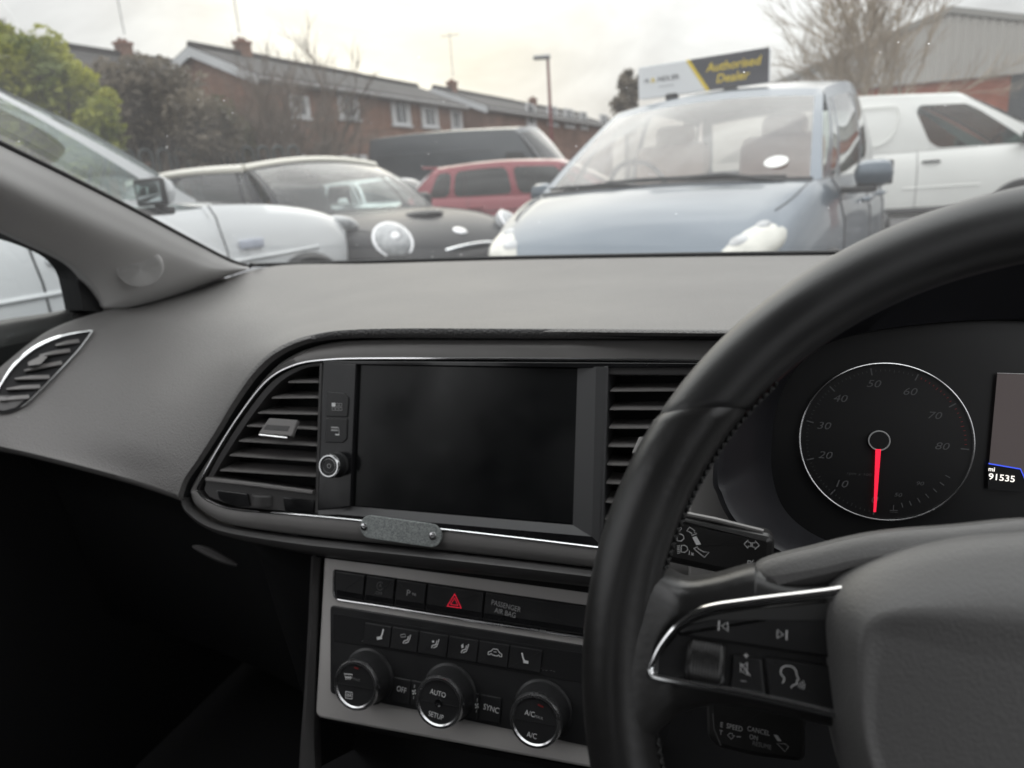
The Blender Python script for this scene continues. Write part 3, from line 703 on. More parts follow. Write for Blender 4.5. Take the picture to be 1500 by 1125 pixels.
mb.tube(hb, .00045, M['ink2'], closed=True); mb.ngon(hb, M['dial']); mb.build('needle_hub', dl)
mb = MB(); mb.add([DP.p(x, y, .0045) for x, y in [(1282.5, 658), (1290.5, 658), (1283.2, 750), (1279.6, 750)]], [(0, 1, 2, 3)], M['needle']); mb.build('needle', dl)
ds = MB()
ds.ngon([DP.p(x, y, .001) for x, y in [(1461, 546.5), (1620, 551), (1620, 712), (1560, 709), (1503.5, 705), (1495, 686.5), (1449, 678.5)]], M['lcd'])
ds.tube([DP.p(1461, 546.5, .0012), DP.p(1620, 551, .0012)], .0002, M['ink'])
ds.stroke(DP, [(1448, 679), (1495, 687), (1503, 706), (1560, 710)], 1.8, M['lcdblue'], .0016)
ds.fill(DP, [(1447.5, 680.5), (1494.5, 688.5), (1502, 708), (1502, 722), (1447, 716)], M['void'], .0013)
ds.text(DP, 'mi', 1447.8, 687, 6, M['lcdtxt'], .0017, rot=-.07, align='LEFT', bold=.02); ds.text(DP, '91535', 1447.8, 698, 9, M['lcdtxt'], .0017, rot=-.07, align='LEFT', bold=.012, sx=1.05)
ds.build('trip_display', clu)
d2 = MB(); c2 = DP.w(dc[0] + .165, dc[1] - .002, 0)
d2.lathe(c2, DP.n, [(DR * .985, .001), (.0001, .001)], M['dial'], seg=64); d2 = d2.build('speedometer', clu)
mb = MB(); mb.tube([c2 + DP.n * .0025 + (DP.ex * math.cos(t) + DP.ey * math.sin(t)) * DR for t in [2 * PI * k / 96 for k in range(96)]], .0006, M['satchrome'], closed=True); mb.build('chrome_ring', d2)
# grey column surround seen through the wheel
mb = MB(); CS = Fr((0, .455, .8), 17)
mb.plate(CS, [CS.uv(*p) for p in [(1008, 705), (1062, 640), (1075, 745), (1110, 790), (1180, 830), (1180, 880), (1008, 850)]], -.02, 0, .002, M['bezel'])
mb.build('column_surround', dash)

# ================================================================== stalks
LP = Fr(WP.w(0, 0, -.075), 20)
sk = empty('indicator_stalk', LP.p(1060, 800), 'black lighting stalk with white arrow and headlamp symbols to the side of the wheel rim', 'stalk')
mb = MB()
mb.plate(LP, roundpoly([LP.uv(*p) for p in [(940, 742), (1000, 757), (1128, 783), (1135, 792), (1133, 832), (1124, 848), (1060, 842), (985, 826), (940, 815)]], .003), -.022, 0, .0035, M['leather2'], back=True)
ic = M['ink']; so = .0006
mb.stroke(LP, [(1090, 797), (1096, 791), (1096, 794), (1100, 795), (1100, 800.5), (1096, 800), (1096, 803.5)], 1.1, ic, so, True)
mb.stroke(LP, [(1102, 795), (1106, 795.5), (1106, 792), (1112, 799), (1105.5, 805), (1105.5, 801.5), (1102, 801)], 1.1, ic, so, True)
mb.text(LP, 'P', 1096, 825, 8, ic, so, shear=.15, rot=-.1)
for e_ in ((1104, 820), (1105, 824.5), (1104, 829)): mb.stroke(LP, [(1100, 824.5), e_], .9, ic, so)
mb.fill(LP, [(1014, 787), (1020, 785.5), (1027, 797.5), (1020, 798.5)], ic, so)
mb.stroke(LP, [(1006, 778), (1010, 772), (1018, 777.5), (1016.5, 779), (1021, 781.5), (1013, 784.5), (1013.5, 781.5), (1010.5, 779.5)], 1, ic, so, True)
mb.stroke(LP, [(1016, 803.5), (1022, 801), (1022, 803.5), (1031, 808.5), (1038.5, 809), (1032, 816.5), (1022, 808.5), (1017.5, 804.5)], 1, ic, so, True)
def lamp_icon(x, y, k):
    mb.stroke(LP, [(x - 4, y - 5), (x - 4.5, y + 4.5), (x + 1, y + 5.2), (x + 5.5, y + 1.5), (x + 4.5, y - 3), (x + .5, y - 5.4)], 1.2, ic, so, True)
    for j in range(k): mb.stroke(LP, [(x - 10, y - 4 + j * 2.6), (x - 6, y - 4.4 + j * 2.6)], .9, ic, so)
lamp_icon(993, 773.5, 0); lamp_icon(996.5, 787.5, 4); lamp_icon(1002, 804, 5); mb.text(LP, '1x', 1012, 810.5, 6.5, ic, so, rot=-.1)
mb.build('lever', sk)
mb = MB(); mb.tube([LP.p(990, 750, -.004), LP.p(1050, 762, -.003), LP.p(1118, 779, -.004)], .0014, M['bezel']); mb.build('accent_strip', sk)
LQ = Fr(WP.w(0, 0, -.05), 20)
ck = empty('cruise_stalk', LQ.p(1090, 1080), 'black cruise control stalk below the wheel spoke, lettered SPEED and CANCEL', 'stalk')
mb = MB(); mb.plate(LQ, roundpoly([LQ.uv(*p) for p in [(1034, 990), (1180, 1000), (1180, 1120), (1110, 1112), (1050, 1098), (1036, 1080)]], .004), -.02, 0, .003, M['leather2'], back=True)
mb.stroke(LQ, cr([LQ.uv(1, 1) + (0,), (0, 0, 0)], 2) and [(1044, 1045), (1046, 1068), (1056, 1092)], 1.6, M['inkdim'], so)
for t_, x, y, h_, m_ in (('E', 1057, 1062, 7.2, M['ink']), ('T', 1056, 1073.5, 7, M['ink']), ('SPEED', 1076, 1066, 7.4, M['ink']), ('CANCEL', 1111, 1071, 7.2, M['ink']), ('ON', 1104, 1080.5, 6.8, M['ink']), ('RESUME', 1116, 1092, 6.6, M['ink2'])):
    mb.text(LQ, t_, x, y, h_, m_, so, rot=-.07, sx=.82)
mb.stroke(LQ, [(1066, 1077), (1069, 1074), (1073, 1074.5), (1073, 1077), (1076, 1077.5), (1071, 1083)], 1, M['ink'], so, True); mb.stroke(LQ, [(1079, 1079), (1085, 1079.5)], 1.2, M['ink'], so)
mb.fill(LQ, [(1133, 1076), (1139, 1077), (1145, 1086), (1139, 1085.5)], M['ink'], so); mb.stroke(LQ, [(1138, 1089), (1150, 1089.5), (1155, 1094), (1150, 1101)], 1, M['ink'], so, True)
mb.build('lever', ck)

# ================================================================== steering wheel
sw = empty('steering_wheel', WP.o, 'black leather steering wheel with stitched rim and grey airbag cover in the foreground', 'steering wheel')
RO, RT_, RN = .1728, .0138, .0150
def rim_pt(a, b_, k=1.0):
    r = RO + RT_ * k * math.cos(b_); return WP.w(r * math.cos(a), r * math.sin(a), RN * k * math.sin(b_))
sa = math.atan2(*reversed(WP.uv(1035, 606)))
def rim_sector(a0, a1, n, m, name, k=1.0, ends=True):
    mb = MB(); rows_ = []
    for i in range(n + 1):
        a = a0 + (a1 - a0) * i / n; kk = k
        e_ = min(i, n - i) * abs(a1 - a0) / n * RO; sk_ = lambda j: .066 * math.cos(2 * PI * j / 40) * (max(0, 1 - i / 30) * (1 if a0 > 1.6 else -1) + max(0, 1 - (n - i) / 30) * (1 if a1 % (2 * PI) > 1.6 else -1))
        if ends and e_ < .0035: kk = k * (.955 + .045 * math.sin(min(1, e_ / .0035) * PI / 2))
        rows_.append([rim_pt(a + sk_(j), 2 * PI * j / 40, kk) for j in range(40)])
    mb.loft(rows_, m, cu=True); return mb.build(name, sw, sharp=70)
rim_sector(PI - sa, sa, 260, M['leather'], 'upper_rim', 1.0)
rim_sector(sa, 2 * PI + (PI - sa), 300, M['leather2'], 'lower_rim', 1.03)
# stitches along the inside of the rim
mb = MB(); N_ = 150
skA, skB = [math.atan2(*reversed(WP.uv(*q))) % (2 * PI) for q in ((985, 832), (985, 1075))]
for i in range(N_):
    a = sa - .16 + i * (2.0 / N_) * .75
    if skA < a < skB:
        if mb.v: mb.build('stitching', sw); mb = MB()
        continue
    b_ = PI * .93; s_ = .07 if i % 2 else -.07
    p, q = rim_pt(a, b_ + s_, 1.045), rim_pt(a + .011, b_ - s_, 1.045)
    mb.tube([p, p.lerp(q, .5) + (WP.o - p).normalized() * .0006, q], .0007, M['thread'], seg=5)
mb.build('stitching', sw)
# spoke
mb = MB()
tpx = cr([(893, 875, 0), (903, 825, 0), (918, 800, 0), (940, 808, 0), (963, 830, 0), (985, 846, 0), (1010, 853, 0), (1050, 846, 0), (1078, 838, 0), (1104, 832, 0), (1112, 836, 0), (1160, 850, 0), (1240, 850, 0)], 90)
bpx = cr([(893, 1050, 0), (903, 1090, 0), (918, 1112, 0), (938, 1100, 0), (955, 1085, 0), (975, 1066, 0), (1000, 1048, 0), (1040, 1038, 0), (1078, 1041, 0), (1104, 1044, 0), (1130, 1049, 0), (1170, 1058, 0), (1240, 1074, 0)], 90)
rows_ = []
for i in range(90):
    t_, b2 = tpx[i], bpx[i]; k = max(0, min(1, (1005 - t_.x) / 95)); k = k * k * (3 - 2 * k); of = .0045 + .0100 * k
    u0, v0 = WP.uv(t_.x, t_.y); u1, v1 = WP.uv(b2.x, b2.y); row = []
    L_e = .010
    for q, o_ in ((0, -.02), (0, -.006), (.0008, of - .006), (.0028, of - .0022), (.006, of - .0004), (.010, of)):
        vv = v0 - q; row.append(WP.w(u0, vv, o_))
    for f in (.2, .4, .6, .8): row.append(WP.w(u0 + (u1 - u0) * f, v0 - .010 + (v1 + .010 - v0 + .010) * f, of))
    for q, o_ in ((.010, of), (.006, of - .0004), (.0028, of - .0022), (.0008, of - .006), (0, -.006), (0, -.02)):
        row.append(WP.w(u1, v1 + q, o_))
    rows_.append(row)
mb.loft(rows_, M['leather2'])
mb.build('spoke', sw, sharp=70)
mb = MB()
mb.plate(WP, [tuple(q[:2]) for q in cr([WP.uv(*p) + (0,) for p in [(1110, 831), (1200, 804), (1290, 784), (1400, 774), (1560, 766), (1560, 830), (1300, 850), (1205, 868), (1115, 877)]], 90, True)], -.02, .002, .009, M['airbag']); mb.build('spoke_cover', sw, sharp=70)
bp = MB()
pan = [tuple(q[:2]) for q in cr([WP.uv(*p) + (0,) for p in [(1240, 870), (1205, 874), (1100, 887), (1035, 897), (1000, 915), (972, 947), (956, 978), (962, 988), (1010, 997), (1100, 1013), (1212, 1037), (1240, 1042)]], 100, True)]
bp.plate(WP, pan, -.006, .0072, .001, M['btn']); bp = bp.build('button_panel', sw)
mb = MB()
tp = cr([WP.p(x, y, .0085) for x, y in [(1240, 866), (1205, 871), (1100, 883), (1035, 893), (998, 912), (970, 944), (952, 979)]], 60)
mb.tube(tp, [.0023 - .0012 * i / 59 for i in range(60)], M['chrome'], seg=10)
tp = cr([WP.p(x, y, .0085) for x, y in [(952, 979), (955, 988), (968, 993), (1010, 1001), (1100, 1017), (1212, 1042), (1240, 1048)]], 60)
mb.tube(tp, .0016, M['chrome'], seg=10); mb.build('chrome_strip', bp)
b_ = MB()
b_.plate(WP, roundpoly([WP.uv(*p) for p in [(991, 923), (1004, 912), (1040, 899), (1100, 890), (1230, 878), (1230, 958), (1197, 954)]], .0012), .006, .0098, .0012, M['btn'])
b_.fill(WP, [(1008, 914), (1042, 902), (1100, 893), (1225, 882), (1225, 908), (1100, 908), (1040, 908)], M['btn_lit'], .0100)  # lighter strip paints in the light on the upturned face
so = .0103
b_.stroke(WP, [(1053.5, 909), (1052.5, 924)], 2, M['ink'], so); b_.stroke(WP, [(1057, 917), (1066, 911.5), (1066.5, 924.5)], 1.6, M['ink'], so, True)
b_.stroke(WP, [(1139, 922.5), (1138.5, 935), (1147.5, 929.5)], 1.6, M['ink'], so, True); b_.stroke(WP, [(1152.5, 923), (1152, 937.5)], 2, M['ink'], so)
b_.build('track_button', bp)
b_ = MB()
wc0, wc1 = WP.p(1007, 962, .0045), WP.p(1062, 972, .0045); ax = (wc1 - wc0)
b_.lathe(wc0, ax, [(.0001, 0), (.0072, 0), (.0080, .0008)] + [(.0080 + (.0004 if k % 2 else 0), .0015 + k * (ax.length - .003) / 20, .0003) for k in range(21)] + [(.0080, ax.length - .0008), (.0072, ax.length), (.0001, ax.length)], M['leather2'], seg=110); b_.build('volume_roller', bp)
b_ = MB(); b_.plate(WP, roundpoly([WP.uv(*p) for p in [(1074, 951), (1115, 957), (1121, 1012), (1070, 1004)]], .001), .006, .0088, .0008, M['btn'])
so = .0093
b_.stroke(WP, [(1089.5, 960), (1096.5, 960.8)], 1.4, M['ink'], so); b_.stroke(WP, [(1093, 956.8), (1093, 964)], 1.4, M['ink'], so); b_.stroke(WP, [(1085, 997), (1093, 998.2)], 1.4, M['ink2'], so)
b_.stroke(WP, [(1085, 974), (1085, 984), (1089, 984), (1094, 989), (1094.5, 970), (1089, 974.5)], 1.2, M['ink'], so, True); b_.stroke(WP, [(1084, 971), (1099, 990)], 1.2, M['ink'], so)
b_.build('mute_button', bp)
b_ = MB(); b_.plate(WP, roundpoly([WP.uv(*p) for p in [(1119, 954), (1230, 969), (1230, 1040), (1127, 1018)]], .0012), .006, .0088, .0008, M['btn'])
b_.stroke(WP, cr([(x, y, 0) for x, y in [(1146, 1001), (1149, 994), (1144, 987), (1145, 979), (1152, 975.5), (1161, 977), (1166, 983), (1167, 989), (1170, 995), (1167, 997), (1167, 1002), (1161, 1004), (1159, 1008)]], 40) and [(q.x, q.y) for q in cr([(x, y, 0) for x, y in [(1146, 1001), (1149, 994), (1144, 987), (1145, 979), (1152, 975.5), (1161, 977), (1166, 983), (1167, 989), (1170, 995), (1167, 997), (1167, 1002), (1161, 1004), (1159, 1008)]], 40)], 1.7, M['ink'], so)
for k in range(3): b_.stroke(WP, [(1169 + 3.4 * k, 1001 - 2 * k), (1171.5 + 3.6 * k, 1004), (1169.5 + 3.4 * k, 1007 + 1.5 * k)], 1.2, M['ink'], so)
b_.build('voice_button', bp)
# airbag cover
lo = [(1684, 770), (1500, 775), (1390, 785), (1300, 806), (1238, 832), (1205, 862), (1196, 900), (1204, 975), (1220, 1075), (1255, 1195), (1330, 1285), (1500, 1330), (1684, 1336)]
li = [(1684, 918), (1500, 909), (1400, 903), (1325, 901), (1287, 910), (1268, 932), (1263, 985), (1268, 1085), (1303, 1190), (1360, 1255), (1500, 1290), (1684, 1300)]
def half_to_full(px, off):
    u = [WP.uv(*p, off) for p in px]; h = [q[:2] for q in cr([q + (0,) for q in u], 70)]
    c = h[0][0]
    full = [(q[0], q[1]) for q in h] + [(2 * c - q[0], q[1]) for q in h[::-1][1:-1]]
    return full
A0 = half_to_full(lo, -.004); li2 = half_to_full(li, .03); A2 = li2
def ring(a_, off): return [WP.w(u, v, off) for u, v in a_]
def mixr(a_, c_, t): return [(p[0] + (q[0] - p[0]) * t, p[1] + (q[1] - p[1]) * t) for p, q in zip(a_, c_)]
mb = MB()
mb.loft([ring(A0, -.03), ring(A0, -.006), ring(mixr(A0, A2, .03), .001), ring(mixr(A0, A2, .1), .007), ring(mixr(A0, A2, .3), .0145), ring(mixr(A0, A2, .6), .0225), ring(mixr(A0, A2, .85), .0278), ring(mixr(A0, A2, .96), .0291), ring(mixr(A0, A2, 1.06), .0293), ring(mixr(A0, A2, 1.2), .0288), ring(mixr(A0, A2, 1.5), .0284)], M['airbag'], cu=True)
mb.ngon(ring(mixr(A0, A2, 1.5), .0284), M['airbag']); mb.build('airbag_cover', sw, sharp=75)
mb = MB(); mb.lathe(WP.w(0, 0, -.13), WP.n, [(.045, 0), (.045, .1), (.001, .1)], M['dark'], seg=32); mb.build('steering_column', sw)

# ================================================================== windscreen pillar trim, glass, passenger door
pil = empty('pillar_trim', (-.86, .9, .95), 'pale grey windscreen pillar trim with a round ribbed speaker grille', 'pillar trim')
U_ = [(-90, 165, -.74), (0, 210, -.765), (100, 259, -.79), (200, 310, -.812), (290, 358, -.832), (335, 381, -.842), (366, 391, -.85)]
L_ = [(-90, 300, -.84), (0, 336, -.865), (60, 363, -.885), (105, 386, -.90), (135, 416, -.915), (152, 445, -.925), (158, 455, -.928)]
B_ = [(366, 391.5, -.855), (300, 417, -.885), (230, 441, -.91), (190, 450, -.922), (158, 456, -.928)]
ur = cr([at_x(*p) for p in U_], 60); lr_ = cr([at_x(*p) for p in L_], 60)
# extend lower row along the base for the corner
br = cr([at_x(*p) for p in B_], 30)
mid = cr([at_x(*p) for p in [(-90, 232, -.755), (0, 273, -.778), (95, 318, -.81), (170, 352, -.83), (250, 385, -.847), (300, 400, -.852), (355, 397, -.854)]], 60)
lowr = cr(list(lr_[::6]) + [br[22], br[12], br[4], br[0]][0:3], 60)
mb = MB()
gridp = []
for i in range(60):
    gridp.append(cr([ur[i], ur[i].lerp(mid[i], .45) + V((.006, -.004, 0)), mid[i] + V((.004, -.003, 0)), mid[i].lerp(lowr[i], .62) + V((.002, 0, 0)), lowr[i]], 24) + [lowr[i] + V((-.012, .006, 0)), lowr[i] + (V((-.03, .012, .0)) if i < 44 else V((-.03, .02, -.06)))])
ext_ = []
for k in range(7, 0, -1):
    ext_.append([a + (a - b2) * (k * .62) for a, b2 in zip(gridp[0], gridp[10])])
gridx = ext_ + gridp
mb.loft([[g[k] for g in gridx] for k in range(26)], M['pillar']); mb.build('trim_panel', pil, sharp=75)
mb = MB(); mb.tube([p + V((-.002, .003, 0)) for p in ur], .0035, M['seal']); mb.build('rubber_seal', pil)
mb = MB(); PT = bvh_of(gridp); hq = PT.ray_cast(EYE, ray(205, 391)); g_, nn = hq[0], hq[1]
if nn.dot(EYE - g_) < 0: nn = -nn
nn = (nn + (EYE - g_).normalized() * .9).normalized()
prof = []
R0 = .0285
for k in range(15):
    r = R0 * (1 - k / 15); prof += [(r, .0012 + (.0006 if k else -.003)), (r - R0 / 15 * .5, .0012 + (.0006 if k else 0)), (r - R0 / 15 * .6, -.0006), (r - R0 / 15 * .95, -.0006)]
mb.lathe(g_ + nn * .0045, nn, prof + [(.0002, .0006)], M['pillar'], seg=64)
mb.lathe(g_ + nn * .004, nn, [(R0 * 1.16, -.012), (R0 * 1.1, .0004), (R0 * 1.03, .0012), (R0 * 1.01, .0002)], M['pillar'], seg=64)
mb.build('speaker_grille', pil)

ws = MB()
wb = cr([at_y(*q) for q in [(1900, 360, .98), (1700, 371, 1.005), (1200, 373, 1.09), (780, 379, 1.115), (550, 385, 1.10), (400, 389.5, 1.07), (366, 390, 1.03)]], 60)
top_l, top_r = ur[0] + V((.06, -.32, .13)), V((.42, .12, 1.36))
wt = [top_r.lerp(top_l, i / 59) + V((0, .05 * math.sin(PI * i / 59), .02 * math.sin(PI * i / 59))) for i in range(60)]
le = cr([p + V((-.012, .012, .003)) for p in (ur[59], ur[45], ur[30], ur[15], ur[0])] + [ur[0] + (ur[0] - ur[15]) * 1.3], 15)
re_ = [wb[0].lerp(top_r, k / 14) for k in range(15)]
gl_rows = []
for k in range(15):
    t = k / 14; row = []
    for i in range(60):
        f = i / 59; q = re_[k].lerp(le[k], f); bw = wb[i] - wb[0].lerp(wb[59], f)
        row.append(q + bw * (1 - t) + V((0, .05 * math.sin(PI * f) * t, .02 * math.sin(PI * f) * t)) + V((0, .02, .03)) * (math.sin(PI * t) * math.sin(PI * f)))
    gl_rows.append(row)
ws.loft(gl_rows, M['windscreen']); wt = gl_rows[-1]
wso = tag(ws.build('windscreen', None, sharp=80), 'dusty sloping windscreen glass above the dashboard', 'windscreen')
mb = MB(); mb.tube([p + V((0, .003, .002)) for p in wb], .0035, M['seal']); mb.build('rubber_seal', wso)

door = empty('passenger_door', (-.93, .5, .3), 'dark car door beside the dashboard end with its window sill and black quarter frame', 'car door')
mb = MB()
d0 = cr([at_x(*p) for p in [(-220, 516, -.985), (-90, 488, -.985), (0, 469, -.985), (60, 460, -.985), (120, 450, -.985), (170, 449, -.975)]], 30)
d1 = [p + V((.022, -.008, -.006)) for p in d0]; d2_ = [p + V((.03, -.01, -.022)) for p in d0]; d3 = [p + V((.018, -.01, -.07)) for p in d0]; d4 = [p + V((.01, 0, -.92)) for p in d0]
mb.loft([[p + V((-.03, 0, -.02)) for p in d0], d0, [a.lerp(b2, .5) + V((0, 0, .004)) for a, b2 in zip(d0, d1)], d1, d2_, d3, d4], M['ventdark']); mb.build('door_panel', door, sharp=60)
mb = MB()
fo = [at_x(*p) for p in [(-90, 292, -.93), (0, 327, -.93), (60, 355, -.94), (107, 379, -.945), (139, 411, -.95), (155, 442, -.95), (163, 460, -.95)]]
fi = [at_x(*p) for p in [(-90, 305, -.93), (0, 341, -.93), (50, 358, -.94), (85, 375, -.945), (104, 397, -.95), (112, 425, -.95), (118, 455, -.95)]]
fo, fi = cr(fo, 50), cr(fi, 50)
mb.loft([[p + V((.012, 0, 0)) for p in fo], [p + V((.006, 0, 0)) for p in fi], [p + V((-.03, 0, 0)) for p in fi], [p + V((-.03, 0, 0)) for p in fo]], M['seal'], cv=True); mb.build('window_frame', door, sharp=50)
mb = MB(); gl = [p + V((-.012, 0, 0)) for p in fi]; base_ = [V((-.925, p.y, d0[3].z - .03)) for p in gl]
mb.loft([gl, [V((p.x, p.y, .86)) for p in gl]], M['sideglass']); mb.build('window_glass', door)
mir = empty('wing_mirror', (-1.05, .62, 1.0), 'black wing mirror tip outside the passenger door window', 'wing mirror')
mb = MB(); c = at_x(-128, 412, -1.08); mb.box(c, (.19, .10, .13), M['seal'], Matrix.Rotation(.3, 3, 'Z'), .045); mb.build('mirror_housing', mir)
mb = MB(); mb.tube([c, V((-1.0, c.y - .1, c.z - .08))], .02, M['seal']); mb.build('mirror_arm', mir)

# the rest of the cabin shell that closes the light in
cab = empty('car_cabin', (-.21, -.5, .2), 'grey headlining and dark footwell of the car cabin around the dashboard', 'car cabin')
mb = MB(); mb.loft([[wt[i] + V((0, .0, .012)) for i in range(0, 60, 6)] + [wt[59] + V((0, 0, .012))], [V((p.x, -.3, 1.40)) for p in wt[::6]] + [V((wt[59].x, -.3, 1.40))], [V((p.x, -1.8, 1.34)) for p in wt[::6]] + [V((wt[59].x, -1.8, 1.34))]], M['pillar']); mb.build('headlining', cab)
mb = MB(); mb.box((-.21, .1, .17), (1.46, 3.9, .02), M['void']); mb.box((-.21, 1.2, .54), (1.46, .02, .75), M['dark']); mb.box((-.965, .4, .5), (.015, 1.7, .78), M['void']); mb.build('footwell', cab)  # floor blackened for footwell shade; black inner wall added to hide stray light
for x_, y_, l_ in ((.54, -.2, 2.8), (-1.0, -.75, 1.9)):
    mb = MB(); mb.box((x_, y_, .55), (.03, l_, .72), M['ventdark']); mb.build('side_panel', cab)
mb = MB(); mb.box((-.21, -1.3, .62), (1.4, .16, .85), M['ventdark'], bev=.04); mb.build('rear_seat', cab)
mb = MB(); mb.tube(cr([V((.50, .98, .93)), V((.46, .55, 1.16)), V((.41, .1, 1.37))], 14), .035, M['pillar']); mb.build('driver_pillar', cab)

for x_ in (.15, -.57):  # unseen seats, put in to block light from behind
    mb = MB(); mb.box((x_, -.50, .68), (.5, .16, .74), M['dark'], Matrix.Rotation(.25, 3, 'X'), .05); mb.box((x_, -.62, 1.16), (.27, .1, .2), M['dark'], Matrix.Rotation(.2, 3, 'X'), .04); mb.build('light_block_seat', cab)
mb = MB(); mb.box((-.21, -1.85, .78), (1.5, .06, .5), M['ventdark']); mb.build('light_block_panel', cab)  # unseen rear panel, added to cut the light from the back
for x_ in (.47, -.89):  # unseen pillars, added to narrow the rear and side light
    mb = MB(); mb.box((x_, -1.45, 1.12), (.05, .9, .5), M['pillar']); mb.build('light_block_rear_pillar', cab)
    mb = MB(); mb.box((x_, -.62, 1.12), (.06, .16, .5), M['ventdark']); mb.build('light_block_centre_pillar', cab)
# ================================================================== OUTSIDE
def paint(name, col, metal=0.0, rough=.32):
    return mat(name, col, rough, metal=metal, coat=.6, var=(1.3, .05))
M['tyre'] = mat('tyre_rubber', (.015, .015, .016), .75, bump=(60, .3)); M['alloy'] = mat('alloy_wheel', (.45, .45, .46), .3, metal=.9, var=(8, .05))
M['trimblk'] = mat('black_car_trim', (.015, .015, .017), .5, var=(5, .1))
M['cabin'] = mat('dark_cabin_cloth', (.03, .03, .032), .8, var=(12, .15)); M['beige'] = mat('beige_cabin_cloth', (.55, .45, .39), .8, var=(12, .1))
M['lens'] = mat('headlamp_lens', (.50, .49, .44), .12, spec=.6, coat=.6, var=(14, .1)); M['tail'] = mat('tail_lamp_red', (.55, .03, .025), .2, coat=.5, emit=(1, .06, .03, .15))
M['carglass'] = glass_mat('car_window_glass', (.8, .87, .85), 1.8, .01); M['vanglass'] = glass_mat('van_window_glass', (.42, .5, .48), 1.6, .01); M['tintglass'] = glass_mat('tinted_window_glass', (.2, .22, .22), 1.6, .01); M['reflection_tint'] = glass_mat('blue_car_windscreen_glass', (.56, .49, .46), 2.3, .02)  # blue car windscreen: pinkish tint stands in for a reflection on the glass
M['wht'] = paint('white_paint', (.62, .635, .645)); M['wht2'] = paint('van_white_paint', (.78, .78, .75), 0, .4); M['blu'] = paint('blue_grey_metallic', (.105, .13, .158), .45, .36)
M['blk'] = mat('black_paint', (.016, .017, .02), .3, spec=.2, var=(1.3, .1)); M['cream'] = paint('cream_roof_paint', (.68, .65, .57)); M['redp'] = paint('red_paint', (.20, .012, .024)); M['gryp'] = paint('grey_van_paint', (.055, .062, .07), .2, .36); M['slv'] = paint('silver_white_paint', (.66, .67, .68))
M['lensd'] = mat('clear_headlamp', (.38, .39, .40), .12, spec=.8, var=(20, .3)); M['mirrorgl'] = mat('mirror_glass', (.45, .5, .5), .04, metal=1)

def interp(st, x):
    for a, b_ in zip(st, st[1:]):
        if a[0] <= x <= b_[0]:
            t = (x - a[0]) / (b_[0] - a[0]); return [p + (q - p) * t for p, q in zip(a, b_)]
    return list(st[0] if x < st[0][0] else st[-1])

